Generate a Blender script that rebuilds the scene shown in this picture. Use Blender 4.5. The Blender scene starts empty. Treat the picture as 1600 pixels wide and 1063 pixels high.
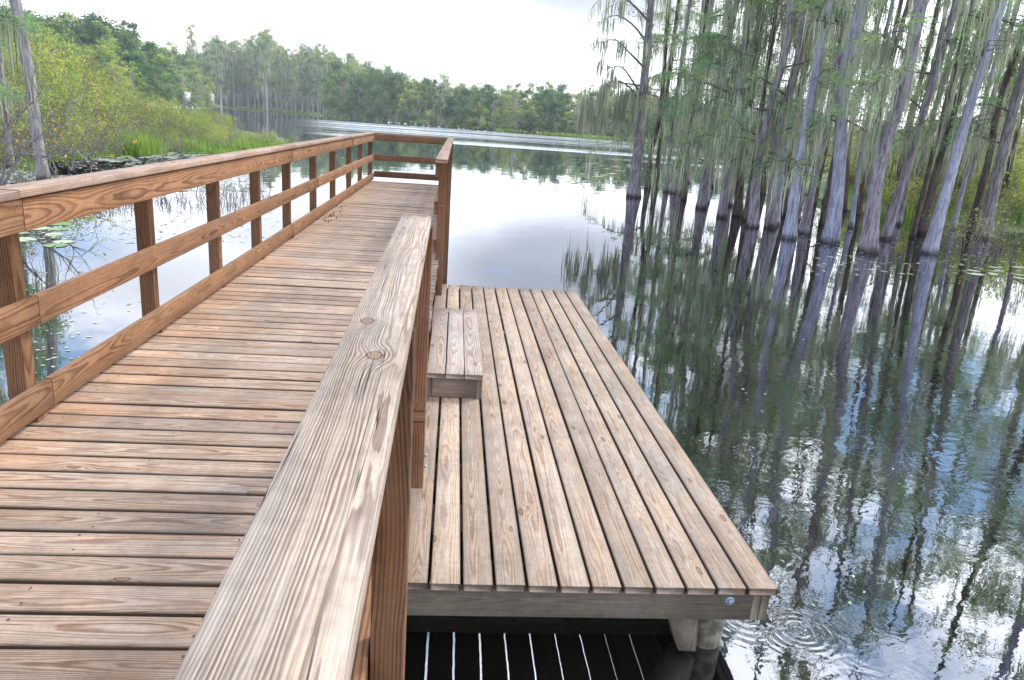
import bpy, math, random
import numpy as np
from mathutils import Vector

# ------------------------------------------------------------------ camera, world, sun, exposure
scene = bpy.context.scene
COL = scene.collection
F, PITCH, ROLL, YAW, CAMZ = 1162.54, 0.2837, 0.0708, 0.0892, 1.9638
cy_, sy_, cp_, sp_, cr_, sr_ = math.cos(YAW), math.sin(YAW), math.cos(PITCH), math.sin(PITCH), math.cos(ROLL), math.sin(ROLL)
FWD = np.array([sy_*cp_, cy_*cp_, -sp_])
_r0 = np.array([cy_, -sy_, 0.0]); _u0 = np.cross(_r0, FWD)
RIGHT = cr_*_r0 + sr_*_u0
UP = -sr_*_r0 + cr_*_u0
CAM = np.array([0, 0, CAMZ])
cd = bpy.data.cameras.new("camera"); cam = bpy.data.objects.new("camera", cd); COL.objects.link(cam)
from mathutils import Matrix
M3 = Matrix(((RIGHT[0], UP[0], -FWD[0]), (RIGHT[1], UP[1], -FWD[1]), (RIGHT[2], UP[2], -FWD[2])))
cam.matrix_world = Matrix.Translation(CAM.tolist()) @ M3.to_4x4()
cd.sensor_width = 36; cd.lens = F/1600*36; cd.clip_start = 0.05; cd.clip_end = 6000
scene.camera = cam
scene.view_settings.view_transform = 'Standard'; scene.view_settings.look = 'None'
scene.view_settings.exposure = 0.63; scene.view_settings.gamma = 1

SUN_EL, SUN_AZ = 50, 56      # azimuth from +Y (away from the camera) towards +X


class NG:
    """tiny helper for writing node maths"""
    def __init__(s, tree): s.t = tree; s.n = tree.nodes; s.l = tree.links
    def put(s, sock, v):
        if isinstance(v, bpy.types.NodeSocket): s.l.new(v, sock)
        elif v is not None: sock.default_value = v
    def m(s, op, a, b=None, c=None, clamp=False):
        n = s.n.new('ShaderNodeMath'); n.operation = op; n.use_clamp = clamp
        s.put(n.inputs[0], a)
        if b is not None: s.put(n.inputs[1], b)
        if c is not None: s.put(n.inputs[2], c)
        return n.outputs[0]
    def v(s, op, a, b=None):
        n = s.n.new('ShaderNodeVectorMath'); n.operation = op
        s.put(n.inputs[0], a)
        if b is not None: s.put(n.inputs[1], b)
        return n.outputs['Value'] if op in ('LENGTH', 'DOT_PRODUCT', 'DISTANCE') else n.outputs[0]
    def xyz(s, x, y, z):
        n = s.n.new('ShaderNodeCombineXYZ'); s.put(n.inputs[0], x); s.put(n.inputs[1], y); s.put(n.inputs[2], z); return n.outputs[0]
    def sep(s, vec):
        n = s.n.new('ShaderNodeSeparateXYZ'); s.put(n.inputs[0], vec); return n.outputs
    def noise(s, vec, scale=1, detail=2, rough=.5, col=False, dist=0):
        n = s.n.new('ShaderNodeTexNoise'); s.put(n.inputs['Vector'], vec)
        n.inputs['Scale'].default_value = scale; n.inputs['Detail'].default_value = detail
        n.inputs['Roughness'].default_value = rough; n.inputs['Distortion'].default_value = dist
        return n.outputs['Color'] if col else n.outputs['Fac']
    def ramp(s, f, a, b, lo=0., hi=1., smooth=True):
        n = s.n.new('ShaderNodeMapRange'); n.interpolation_type = 'SMOOTHSTEP' if smooth else 'LINEAR'
        s.put(n.inputs['Value'], f); s.put(n.inputs['From Min'], a); s.put(n.inputs['From Max'], b)
        s.put(n.inputs['To Min'], lo); s.put(n.inputs['To Max'], hi); n.clamp = True
        return n.outputs[0]
    def mix(s, f, a, b, blend='MIX'):
        n = s.n.new('ShaderNodeMix'); n.data_type = 'RGBA'; n.blend_type = blend
        s.put(n.inputs[0], f)
        for k, x in ((6, a), (7, b)):
            if isinstance(x, (tuple, list)): x = (x[0], x[1], x[2], 1)
            s.put(n.inputs[k], x)
        return n.outputs[2]
    def attr(s, name, vec=False):
        n = s.n.new('ShaderNodeAttribute'); n.attribute_name = name
        return n.outputs['Vector'] if vec else n.outputs['Fac']
    def pos(s): return s.n.new('ShaderNodeNewGeometry').outputs['Position']
    def objc(s): return s.n.new('ShaderNodeTexCoord').outputs['Object']


def build_world():
    w = bpy.data.worlds.new("World"); scene.world = w; w.use_nodes = True
    t = w.node_tree; g = NG(t); bg = t.nodes['Background']
    sky = t.nodes.new('ShaderNodeTexSky'); sky.sky_type = 'NISHITA'; sky.sun_disc = False
    sky.sun_elevation = math.radians(SUN_EL); sky.sun_rotation = math.radians(SUN_AZ)
    sky.air_density = 1.0; sky.dust_density = 0.6
    d = t.nodes.new('ShaderNodeTexCoord').outputs['Generated']
    x, y, z = g.sep(d)
    zz = g.m('ADD', g.m('MAXIMUM', z, 0.0), 0.22)
    plane = g.xyz(g.m('DIVIDE', x, zz), g.m('DIVIDE', y, zz), 0)      # flat cloud deck
    n1 = g.noise(plane, 0.9, 6, .55)
    n2 = g.noise(g.v('ADD', plane, (7.3, 2.1, 0)), 2.2, 7, .6)
    n = g.m('ADD', g.m('MULTIPLY', n1, .65), g.m('MULTIPLY', n2, .35))
    low = g.ramp(z, 0.04, 0.40, 0.22, 0.0)                            # closed cloud near the horizon
    cover = g.ramp(g.m('ADD', n, low), 0.475, 0.57)
    thick = g.noise(g.v('ADD', plane, (3.7, 9.4, 2)), 1.1, 5, .55)
    # a grey bank ahead, above the lake
    def blob(az, el, s0, s1):
        a, e = math.radians(az), math.radians(el)
        v = (math.sin(a)*math.cos(e), math.cos(a)*math.cos(e), math.sin(e))
        q = g.v('MULTIPLY', g.v('SUBTRACT', d, v), (1, 1, 2.2))
        l = g.v('LENGTH', g.v('ADD', q, g.v('MULTIPLY', g.v('SUBTRACT', g.noise(d, 7, 4, .6, True), (.5, .5, .5)), (.12, .12, .12))))
        return g.ramp(l, s0, s1, 1, 0)
    grey = g.m('MAXIMUM', blob(9, 10.8, .09, .24), g.m('MAXIMUM', g.m('MULTIPLY', blob(-22, 12, .03, .16), .45), g.m('MULTIPLY', blob(-13, 9, .02, .15), .5)))
    blue = g.m('MULTIPLY', blob(-28, 9.5, .02, .14), .75)
    bright = g.mix(g.ramp(thick, .40, .68), (17, 17.2, 17.8), (9.5, 10, 11.2))
    bright = g.mix(g.m('MULTIPLY', grey, .85), bright, (4.6, 5.1, 6.0))
    sv = (math.sin(math.radians(SUN_AZ))*math.cos(math.radians(SUN_EL)), math.cos(math.radians(SUN_AZ))*math.cos(math.radians(SUN_EL)), math.sin(math.radians(SUN_EL)))
    k = g.ramp(g.v('DOT_PRODUCT', d, sv), -.75, .95, .56, 1.0, smooth=False)
    k = g.m('ADD', k, g.m('MULTIPLY', g.ramp(g.v('DOT_PRODUCT', d, sv), .55, .99), 1.1))      # cloud is brighter towards the sun
    bright = g.mix(1.0, bright, g.xyz(k, k, k), 'MULTIPLY')
    cover = g.m('MULTIPLY', cover, g.m('SUBTRACT', 1, blue))
    skyb = g.mix(0.45, sky.outputs[0], (4.5, 8.5, 14.5))
    c = g.mix(cover, skyb, bright)
    t.links.new(c, bg.inputs['Color']); bg.inputs['Strength'].default_value = 0.1
build_world()

sd = bpy.data.lights.new("sun", 'SUN'); sun = bpy.data.objects.new("sun", sd); COL.objects.link(sun)
sd.energy = 2.0; sd.angle = math.radians(12); sd.color = (1, .95, .86)
_e, _a = math.radians(SUN_EL), math.radians(SUN_AZ)
sdir = Vector((math.sin(_a)*math.cos(_e), math.cos(_a)*math.cos(_e), math.sin(_e)))
sun.rotation_euler = sdir.to_track_quat('Z', 'Y').to_euler(); sun.location = (0, 0, 60)

WATER = -0.43
DECK = 0.415
rng = np.random.default_rng(11)


def ray(px, py): return FWD + RIGHT*(px-800)/F - UP*(py-531.5)/F
def on_z(px, py, z=WATER):
    d = ray(px, py); return CAM + d*((z-CAMZ)/d[2])
def on_y(px, py, y):
    d = ray(px, py); return CAM + d*(y/d[1])
def depth(p): return float((np.asarray(p)-CAM) @ FWD)

# ------------------------------------------------------------------ mesh and object helpers

class MB:
    def __init__(s): s.v = []; s.f = []; s.bc = []; s.tint = []; s.n = 0; s.quads = []
    def add(s, V, Fs, bc=None, tint=None):
        V = np.asarray(V, float); k = len(V)
        s.v.append(V)
        for f in Fs: s.f.append([i+s.n for i in f])
        s.bc.append(np.zeros((k, 3)) if bc is None else np.asarray(bc, float))
        s.tint.append(np.full(k, .5) if tint is None else np.broadcast_to(np.asarray(tint, float), (k,)))
        s.n += k
    def addq(s, V, Q, tint=None):          # Q: (m,4) int array
        V = np.asarray(V, float); k = len(V)
        s.v.append(V); s.quads.append(np.asarray(Q)+s.n)
        s.bc.append(np.zeros((k, 3)))
        s.tint.append(np.full(k, .5) if tint is None else np.broadcast_to(np.asarray(tint, float), (k,)))
        s.n += k
    def mesh(s, name, mats, smooth=False):
        me = bpy.data.meshes.new(name)
        V = np.concatenate(s.v) if s.v else np.zeros((0, 3))
        loops = []; starts = []; tot = 0
        Q = np.concatenate(s.quads) if s.quads else np.zeros((0, 4), int)
        li = [i for f in s.f for i in f]; ln = [len(f) for f in s.f]
        allv = np.concatenate([Q.ravel(), np.array(li, int)]).astype(np.int32)
        cnt = np.concatenate([np.full(len(Q), 4), np.array(ln, int)]).astype(np.int32)
        st = np.concatenate([[0], np.cumsum(cnt)[:-1]]).astype(np.int32) if len(cnt) else np.zeros(0, np.int32)
        me.vertices.add(len(V)); me.vertices.foreach_set('co', V.astype(np.float32).ravel())
        me.loops.add(len(allv)); me.loops.foreach_set('vertex_index', allv)
        me.polygons.add(len(cnt)); me.polygons.foreach_set('loop_start', st)
        try: me.polygons.foreach_set('loop_total', cnt)
        except Exception: pass
        if smooth: me.polygons.foreach_set('use_smooth', np.ones(len(cnt), bool))
        a = me.attributes.new('bc', 'FLOAT_VECTOR', 'POINT'); a.data.foreach_set('vector', np.concatenate(s.bc).astype(np.float32).ravel())
        a = me.attributes.new('tint', 'FLOAT', 'POINT'); a.data.foreach_set('value', np.concatenate(s.tint).astype(np.float32))
        me.update(calc_edges=True)
        for m in (mats if isinstance(mats, (list, tuple)) else [mats]): me.materials.append(m)
        return me
    def obj(s, name, mats, parent=None, smooth=False, loc=None):
        o = bpy.data.objects.new(name, s.mesh(name, mats, smooth)); COL.objects.link(o)
        if parent is not None: o.parent = parent
        if loc is not None: o.location = loc
        return o


def tag(o, label=None, cat=None, group=None, kind=None):
    if label: o['label'] = label
    if cat: o['category'] = cat
    if group: o['group'] = group
    if kind: o['kind'] = kind
    return o
def thing(name, loc=(0, 0, 0), label=None, cat=None, group=None):
    o = bpy.data.objects.new(name, None); COL.objects.link(o); o.location = [float(c) for c in loc]
    o.empty_display_size = .2
    return tag(o, label, cat, group)


def board(mb, p0, p1, w, t, up=(0, 0, 1), seg=None, ease=.004, jit=.0015, r=rng):
    """a sawn board from p0 to p1 (centre of its section), w wide, t thick along up; eased arrises"""
    p0 = np.array(p0, float); p1 = np.array(p1, float); L = np.linalg.norm(p1-p0); d = (p1-p0)/L
    up = np.array(up, float); up -= d*(up@d); up /= np.linalg.norm(up); s = np.cross(d, up)
    if seg is None: seg = max(2, int(L/.45))
    e = min(ease, t*.4); k = .3
    hw, ht = w/2, t/2
    sec = []
    for sx, sz in ((1, 1), (-1, 1), (-1, -1), (1, -1)):
        c = [(hw, ht-e), (hw-e*k, ht-e*k), (hw-e, ht)]
        if sx*sz < 0: c = c[::-1]
        sec += [(sx*a, sz*b) for a, b in c]
    sec = np.array(sec); m = len(sec)
    off = r.random()*60; vo = 0
    bow = r.normal(0, jit, 3)
    V = []; B = []
    for i in range(seg+1):
        u = i/seg; c = p0+d*L*u + s*bow[0]*math.sin(u*3.1)+up*bow[1]*math.sin(u*3.1)
        V.append(c+sec[:, :1]*s+sec[:, 1:]*up)
        B.append(np.column_stack([np.full(m, L*u+off), sec[:, 0], sec[:, 1]]))
    Fs = []
    for i in range(seg):
        for j in range(m):
            a = i*m+j; b = i*m+(j+1) % m
            Fs.append((a, b, b+m, a+m))
    Fs.append(list(range(m))); Fs.append(list(range(seg*m, seg*m+m))[::-1])
    mb.add(np.concatenate(V), Fs, np.concatenate(B), r.random())


def tube(mb, P, R, n=8, tint=.5, flute=0., r=rng, cap=True, rough=0.):
    P = np.asarray(P, float); R = np.asarray(R, float); k = len(P)
    T = np.gradient(P, axis=0); T /= np.linalg.norm(T, axis=1)[:, None]+1e-9
    ref = np.array([1., 0, 0]) if abs(T[0][0]) < .8 else np.array([0, 1., 0])
    V = []; an = np.arange(n)*2*math.pi/n; ph = r.random()*6
    for i in range(k):
        a = ref-T[i]*(ref@T[i]); a /= np.linalg.norm(a); b = np.cross(T[i], a)
        rr = R[i]*(1+(flute[i] if np.ndim(flute) else flute)*(.6*np.cos(an*5+ph)+.4*np.cos(an*8+2*ph)))
        if rough: rr = rr*(1+r.normal(0, rough, n))
        V.append(P[i]+rr[:, None]*(np.cos(an)[:, None]*a+np.sin(an)[:, None]*b))
    i0 = np.arange(k-1)[:, None]*n; j = np.arange(n)[None]; jn = (j+1) % n
    Q = np.stack([i0+j, i0+jn, i0+n+jn, i0+n+j], -1).reshape(-1, 4)
    mb.addq(np.concatenate(V), Q, tint)


def leaves(mb, C, size, tint, r=rng, aspect=.5, axis=None, droop=0.):
    """one rhombic leaf (quad) at each centre C"""
    C = np.asarray(C); n = len(C)
    if axis is None: a = r.normal(size=(n, 3))
    else: a = np.asarray(axis)+r.normal(size=(n, 3))*.35
    a[:, 2] -= droop
    a /= np.linalg.norm(a, axis=1)[:, None]
    b = np.cross(a, r.normal(size=(n, 3))); b /= np.linalg.norm(b, axis=1)[:, None]+1e-9
    s = (np.asarray(size)*np.ones(n)*(.6+.8*r.random(n)))[:, None]
    V = np.stack([C-a*s*.5, C+b*s*aspect*.5, C+a*s*.5, C-b*s*aspect*.5], 1).reshape(-1, 3)
    mb.addq(V, np.arange(4*n).reshape(n, 4), np.repeat(np.asarray(tint)*np.ones(n), 4))


def moss(mb, P, L, W, r=rng, tint=None):
    """hanging strands: tapered crooked ribbons from points P, lengths L"""
    P = np.asarray(P); n = len(P); L = np.asarray(L)*np.ones(n)
    K = 6; a = r.random(n)*6.28; sd = np.stack([np.cos(a), np.sin(a), np.zeros(n)], 1)
    tt = np.linspace(0, 1, K)
    wig = np.cumsum(r.normal(0, .018, (n, K, 2)), 1)*np.sqrt(L)[:, None, None]
    prof = np.array([.5, 1, .9, .75, .45, .08])
    wd = W*(.6+.8*r.random(n))
    V = np.zeros((n, K, 2, 3))
    for k in range(K):
        c = P.copy(); c[:, 2] -= L*tt[k]; c[:, :2] += wig[:, k]
        h = sd*(wd*prof[k]*(.7+.6*r.random(n))*.5)[:, None]
        V[:, k, 0] = c-h; V[:, k, 1] = c+h
    idx = np.arange(n)[:, None]*K*2+np.arange(K-1)[None]*2
    Q = np.stack([idx, idx+1, idx+3, idx+2], -1).reshape(-1, 4)
    t = r.random(n) if tint is None else tint*np.ones(n)
    mb.addq(V.reshape(-1, 3), Q, np.repeat(t, K*2))

# ------------------------------------------------------------------ materials

def newmat(name):
    m = bpy.data.materials.new(name); m.use_nodes = True
    return m, NG(m.node_tree), m.node_tree.nodes['Principled BSDF']


def wood(name, early, late, grey, grey_amt=.5, freq=170., knots=.72, stain=None, sap=None, explicit=(), cracks=.5, wander=.08, contrast=1.0, bump=.5, rough=.78, vshift=0., deep=.035, fibre=.6, edge_shade=None):
    m, g, bs = newmat(name)
    bc = g.attr('bc', True); rid = g.attr('tint')
    u, v, w = g.sep(bc)
    r1 = g.m('FRACT', g.m('MULTIPLY', rid, 17.31)); r2 = g.m('FRACT', g.m('MULTIPLY', rid, 41.77)); r3 = g.m('FRACT', g.m('MULTIPLY', rid, 93.13))
    n1 = g.noise(g.xyz(g.m('MULTIPLY', u, .55), g.m('MULTIPLY', rid, 40), 0), 1, 2, .5)
    n2 = g.noise(g.xyz(g.m('MULTIPLY', u, .5), g.m('MULTIPLY', rid, 40), 7), 1, 1, .5)
    vo = g.m('ADD', g.m('MULTIPLY_ADD', g.m('SUBTRACT', r1, .5), .07, vshift), g.m('MULTIPLY', g.m('SUBTRACT', n2, .5), .07))
    wo = g.m('SUBTRACT', g.m('MULTIPLY', g.m('SUBTRACT', n1, .5), wander*2), g.m('ADD', deep, g.m('MULTIPLY', r2, .06)))
    wob = g.m('MULTIPLY', g.m('SUBTRACT', g.noise(g.xyz(g.m('MULTIPLY', u, 3.2), g.m('MULTIPLY', v, 30), g.m('MULTIPLY', w, 30)), 1, 3, .55), .5), .010)
    dv = g.m('SUBTRACT', v, vo); dw = g.m('SUBTRACT', w, wo)
    r = g.m('SQRT', g.m('ADD', g.m('MULTIPLY', dv, dv), g.m('MULTIPLY', dw, dw)))
    r = g.m('ADD', r, wob)
    # knots: sparse cells, grain flows round them
    vor = g.n.new('ShaderNodeTexVoronoi'); vor.voronoi_dimensions = '2D'; vor.inputs['Scale'].default_value = 1; vor.inputs['Randomness'].default_value = .9
    g.put(vor.inputs['Vector'], g.xyz(g.m('MULTIPLY', u, 2.6), g.m('ADD', g.m('MULTIPLY', v, 7.), g.m('MULTIPLY', rid, 77)), 0))
    has = g.m('GREATER_THAN', g.sep(vor.outputs['Color'])[0], knots)
    kd = vor.outputs['Distance']
    kf = g.m('MULTIPLY', g.ramp(kd, 0.0, .42, 1, 0), has)
    r = g.m('ADD', r, g.m('MULTIPLY', g.m('MULTIPLY', kf, kf), .014))
    ksize = g.m('ADD', .045, g.m('MULTIPLY', g.sep(vor.outputs['Color'])[1], .05))
    kn = g.m('MULTIPLY', g.ramp(kd, g.m('MULTIPLY', ksize, .7), ksize, 1, 0), has)
    krim = g.m('MULTIPLY', g.m('MULTIPLY', g.ramp(kd, g.m('MULTIPLY', ksize, .8), ksize, 0, 1), g.ramp(kd, ksize, g.m('MULTIPLY', ksize, 1.35), 1, 0)), has)
    for (ku, kv, ks) in explicit:
        du = g.m('SUBTRACT', u, ku); dvv = g.m('SUBTRACT', v, kv)
        dl = g.m('SQRT', g.m('ADD', g.m('MULTIPLY', g.m('MULTIPLY', du, .62), g.m('MULTIPLY', du, .62)), g.m('MULTIPLY', dvv, dvv)))
        dj = g.m('ADD', dl, g.m('MULTIPLY', g.m('SUBTRACT', g.noise(bc, 60, 2), .5), .006))
        k2 = g.ramp(dl, 0, ks*5.5, 1, 0)
        r = g.m('ADD', r, g.m('MULTIPLY', g.m('MULTIPLY', k2, k2), ks*1.0))
        kn = g.m('MAXIMUM', kn, g.ramp(dj, ks*.75, ks, .75, 0))
        krim = g.m('MAXIMUM', krim, g.m('MULTIPLY', g.ramp(dj, ks*.8, ks*1.0, 0, 1), g.ramp(dj, ks, ks*1.3, 1, 0)))
    fr = g.m('FRACT', g.m('MULTIPLY', r, freq))
    late_f = g.m('MULTIPLY', g.ramp(fr, .30, .80), g.ramp(fr, .90, 1.0, 1, 0))
    ringv = g.noise(g.xyz(g.m('MULTIPLY', r, freq*.35), rid, 0), 1, 2)
    late_f = g.m('MULTIPLY', late_f, g.ramp(ringv, .3, .6, .35, 1))
    late_f = g.m('MULTIPLY', late_f, contrast, clamp=True)
    fib = g.noise(g.xyz(g.m('MULTIPLY', u, 7), g.m('MULTIPLY', v, 420), g.m('MULTIPLY', w, 420)), 1, 3, .6)
    fib2 = g.noise(g.xyz(g.m('MULTIPLY', u, 2.5), g.m('MULTIPLY', v, 90), g.m('MULTIPLY', w, 90)), 1, 3, .6)
    col = g.mix(late_f, early, late)
    # weathering: silvered patches, streaky
    wn = g.noise(g.xyz(g.m('MULTIPLY', u, 1.7), g.m('MULTIPLY', v, 14), g.m('ADD', g.m('MULTIPLY', w, 14), g.m('MULTIPLY', rid, 30))), 1, 4, .6)
    wf = g.m('MULTIPLY', g.ramp(wn, .32, .68), g.m('ADD', grey_amt*.6, g.m('MULTIPLY', r3, grey_amt*.8)), clamp=True)
    col = g.mix(wf, col, g.mix(g.m('MULTIPLY', late_f, .45), grey, late))
    if stain:
        sc, amt = stain
        pn = g.noise(g.v('MULTIPLY', g.pos(), (1.6, 3.5, 1.6)), 1, 4, .6)
        x, y, z = g.sep(g.pos())
        edge = g.m('MULTIPLY', g.ramp(x, -1.95, -1.35, 1, 0), .9)
        sf = g.m('MULTIPLY', g.ramp(g.m('ADD', pn, g.m('MULTIPLY', edge, .22)), .56, .74), amt, clamp=True)
        col = g.mix(sf, col, sc)
    vary = g.m('ADD', .80, g.m('MULTIPLY', r2, .36))
    vary = g.m('MULTIPLY', vary, g.m('ADD', 1-fibre/2, g.m('MULTIPLY', fib, fibre)))
    vary = g.m('MULTIPLY', vary, g.m('ADD', .72, g.m('MULTIPLY', fib2, .56)))
    # trodden-in dirt and old damp marks
    dn = g.noise(g.v('MULTIPLY', g.pos(), (3.2, 2.1, 3)), 1, 5, .65); dn2 = g.noise(g.pos(), 28, 4, .7)
    vary = g.m('MULTIPLY', vary, g.m('MULTIPLY', g.ramp(dn, .34, .62, .80, 1.05), g.ramp(dn2, .3, .6, .88, 1.04)))
    hue = g.mix(g.m('MULTIPLY', r1, .5), (1, 1, 1), (1.04, .93, .86))
    col = g.mix(1.0, col, hue, 'MULTIPLY')
    col = g.mix(1.0, col, g.xyz(vary, vary, vary), 'MULTIPLY')
    krings = g.ramp(g.m('FRACT', g.m('MULTIPLY', kd, 55)), .3, .9)
    col = g.mix(g.m('MULTIPLY', kn, .85), col, g.mix(krings, (.30, .17, .085), (.17, .085, .04)))
    col = g.mix(g.m('MULTIPLY', krim, .85), col, (.045, .025, .015))
    # checks: long thin dark splits
    cn = g.noise(g.xyz(g.m('MULTIPLY', u, .42), g.m('ADD', g.m('MULTIPLY', v, 42), g.m('MULTIPLY', rid, 50)), g.m('MULTIPLY', w, 3)), 1, 2, .5)
    cm = g.noise(g.xyz(g.m('MULTIPLY', u, 1.1), g.m('MULTIPLY', v, 9), g.m('MULTIPLY', rid, 20)), 1, 1)
    ck = g.m('MULTIPLY', g.ramp(g.m('ABSOLUTE', g.m('SUBTRACT', cn, .5)), .001, .0065, 1, 0), g.ramp(cm, .56-.1*cracks, .62-.1*cracks))
    ck = g.m('MULTIPLY', ck, min(1, cracks*1.6))
    col = g.mix(ck, col, (.03, .02, .015))
    if edge_shade:                                     # shade painted into the board sides so the gaps read dark
        hw, ht = edge_shade
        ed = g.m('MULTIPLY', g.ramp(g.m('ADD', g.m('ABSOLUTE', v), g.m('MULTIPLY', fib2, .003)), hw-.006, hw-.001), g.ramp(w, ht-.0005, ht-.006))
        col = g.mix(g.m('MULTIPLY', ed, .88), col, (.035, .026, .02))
        ed = g.ramp(w, -ht+.004, -ht+.0005, 0, 1)  # undersides coloured dark to stand in for the shade beneath
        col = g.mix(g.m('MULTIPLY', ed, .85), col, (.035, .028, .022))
        ed2 = g.ramp(g.m('ADD', g.m('ABSOLUTE', v), g.m('MULTIPLY', wn, .012)), hw-.004, hw+.004)  # browner towards the long edges
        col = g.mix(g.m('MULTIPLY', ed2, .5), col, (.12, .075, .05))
    g.put(bs.inputs['Base Color'], col)
    g.put(bs.inputs['Roughness'], rough); bs.inputs['Specular IOR Level'].default_value = .3
    h = g.m('ADD', g.m('MULTIPLY', late_f, .5), g.m('ADD', g.m('MULTIPLY', fib, .45), g.m('SUBTRACT', 0, g.m('MULTIPLY', ck, 2.5))))
    b = g.n.new('ShaderNodeBump'); b.inputs['Strength'].default_value = bump; b.inputs['Distance'].default_value = .0015
    g.put(b.inputs['Height'], h); g.put(bs.inputs['Normal'], b.outputs[0])
    return m


M = {}
M['deck'] = wood('deck_wood', (.45, .325, .23), (.20, .11, .07), (.40, .335, .28), .7, 190, .88, stain=((.37, .175, .075), .42), cracks=.45, contrast=1.0, wander=.05, fibre=.9, edge_shade=(.07, .019))
M['platform'] = wood('platform_wood', (.50, .37, .265), (.24, .14, .09), (.45, .395, .345), .75, 185, .80, cracks=.3, contrast=.75, wander=.06, fibre=.8, edge_shade=(.066, .018))
M['cap'] = wood('handrail_wood', (.42, .325, .245), (.175, .115, .085), (.37, .335, .305), .75, 260, .98,
                explicit=((1.576, .028, .013), (1.335, -.010, .0135), (3.43, -.01, .011)), cracks=1.25, contrast=1.0, wander=.02, bump=1.2, vshift=-.004, deep=-.028, fibre=1.0)
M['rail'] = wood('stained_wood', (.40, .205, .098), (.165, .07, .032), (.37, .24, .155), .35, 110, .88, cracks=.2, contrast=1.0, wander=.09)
M['railcap'] = wood('stained_cap_wood', (.40, .265, .185), (.20, .11, .07), (.42, .33, .275), .7, 130, .93, cracks=.2, contrast=.8)
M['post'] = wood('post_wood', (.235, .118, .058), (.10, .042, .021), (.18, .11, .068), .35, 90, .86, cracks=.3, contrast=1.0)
M['beam'] = wood('treated_wood', (.24, .20, .145), (.13, .10, .068), (.24, .225, .19), .6, 120, .88, cracks=.3, contrast=.8)


def simple(name, col, rough=.6, metal=0., nscale=0, col2=None):
    m, g, bs = newmat(name)
    if col2:
        n = g.noise(g.objc(), nscale, 4, .6)
        g.put(bs.inputs['Base Color'], g.mix(g.ramp(n, .35, .65), col, col2))
    else: bs.inputs['Base Color'].default_value = (*col, 1)
    bs.inputs['Roughness'].default_value = rough; bs.inputs['Metallic'].default_value = metal
    return m
M['zinc'] = simple('galvanised_steel', (.42, .52, .62), .45, .6, 60, (.30, .36, .45))
M['screw'] = simple('screw_steel', (.09, .07, .06), .5, .5)
M['pile'] = simple('piling_timber', (.28, .27, .20), .85, 0, 22, (.12, .11, .08))


def bark(name, c1, c2, wet=(.035, .022, .018), lichen=(.30, .30, .26), lich=.3, zs=1.0):
    m, g, bs = newmat(name)
    p = g.pos(); x, y, z = g.sep(p)
    q = g.xyz(g.m('MULTIPLY', x, 1), g.m('MULTIPLY', y, 1), g.m('MULTIPLY', z, .12*zs))
    n = g.noise(q, 16, 5, .65, dist=.3); n2 = g.noise(p, 2.2, 3, .55); n3 = g.noise(p, 9, 4, .6)
    col = g.mix(g.ramp(n, .38, .58), c2, c1)
    col = g.mix(1.0, col, g.mix(g.noise(g.xyz(g.m('MULTIPLY', x, 1), y, g.m('MULTIPLY', z, .05)), 30, 5, .75), (.25, .25, .25), (1.8, 1.8, 1.8)), 'MULTIPLY')
    col = g.mix(g.m('MULTIPLY', g.ramp(n3, .55, .68), lich), col, lichen)
    col = g.mix(g.ramp(n2, .4, .65, 0, .4), col, c2)
    zn = g.m('ADD', z, g.m('MULTIPLY', g.m('SUBTRACT', n3, .5), .34))
    col = g.mix(g.ramp(zn, WATER+.01, WATER+.20, .85, 0), col, wet)
    g.put(bs.inputs['Base Color'], col); bs.inputs['Roughness'].default_value = .9; bs.inputs['Specular IOR Level'].default_value = .15
    b = g.n.new('ShaderNodeBump'); b.inputs['Strength'].default_value = .9; b.inputs['Distance'].default_value = .03
    g.put(b.inputs['Height'], n); g.put(bs.inputs['Normal'], b.outputs[0])
    return m
M['bark'] = bark('cypress_bark', (.40, .36, .41), (.17, .13, .145))
M['bark_pale'] = bark('pale_cypress_bark', (.50, .50, .62), (.25, .24, .31), lich=.5)
M['bark_grey'] = bark('grey_smooth_bark', (.36, .34, .35), (.20, .18, .18), lich=.3)
M['bark_dark'] = bark('dark_cypress_bark', (.17, .13, .12), (.07, .05, .045), lich=.15)
M['bark_far'] = bark('far_trunk_bark', (.58, .52, .50), (.36, .30, .29))
M['twig'] = simple('twig_bark', (.20, .17, .165), .9, 0, 12, (.11, .09, .09))
M['dead'] = simple('dead_branch_bark', (.33, .29, .29), .9, 0, 12, (.17, .14, .14))


def leafmat(name, cols, trans=.35, rnd=.25):
    """tint attribute picks the colour of the leaf; each tree is a little different"""
    m, g, bs = newmat(name)
    t = g.attr('tint')
    oi = g.n.new('ShaderNodeObjectInfo').outputs['Random']
    t2 = g.m('ADD', t, g.m('MULTIPLY', g.m('SUBTRACT', oi, .5), rnd), clamp=True)
    cr = g.n.new('ShaderNodeValToRGB'); g.put(cr.inputs[0], t2)
    e = cr.color_ramp.elements
    while len(e) < len(cols): e.new(.5)
    for i, c in enumerate(cols): e[i].position = i/(len(cols)-1); e[i].color = (*c, 1)
    col = cr.outputs[0]
    bs.inputs['Roughness'].default_value = .7; bs.inputs['Specular IOR Level'].default_value = .2
    g.put(bs.inputs['Base Color'], col)
    tr = g.n.new('ShaderNodeBsdfTranslucent'); g.put(tr.inputs[0], g.mix(1.0, col, (1.15, 1.15, .7), 'MULTIPLY'))
    mx = g.n.new('ShaderNodeMixShader'); mx.inputs[0].default_value = trans
    g.l.new(bs.outputs[0], mx.inputs[1]); g.l.new(tr.outputs[0], mx.inputs[2])
    g.l.new(mx.outputs[0], g.n['Material Output'].inputs['Surface'])
    return m
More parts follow.
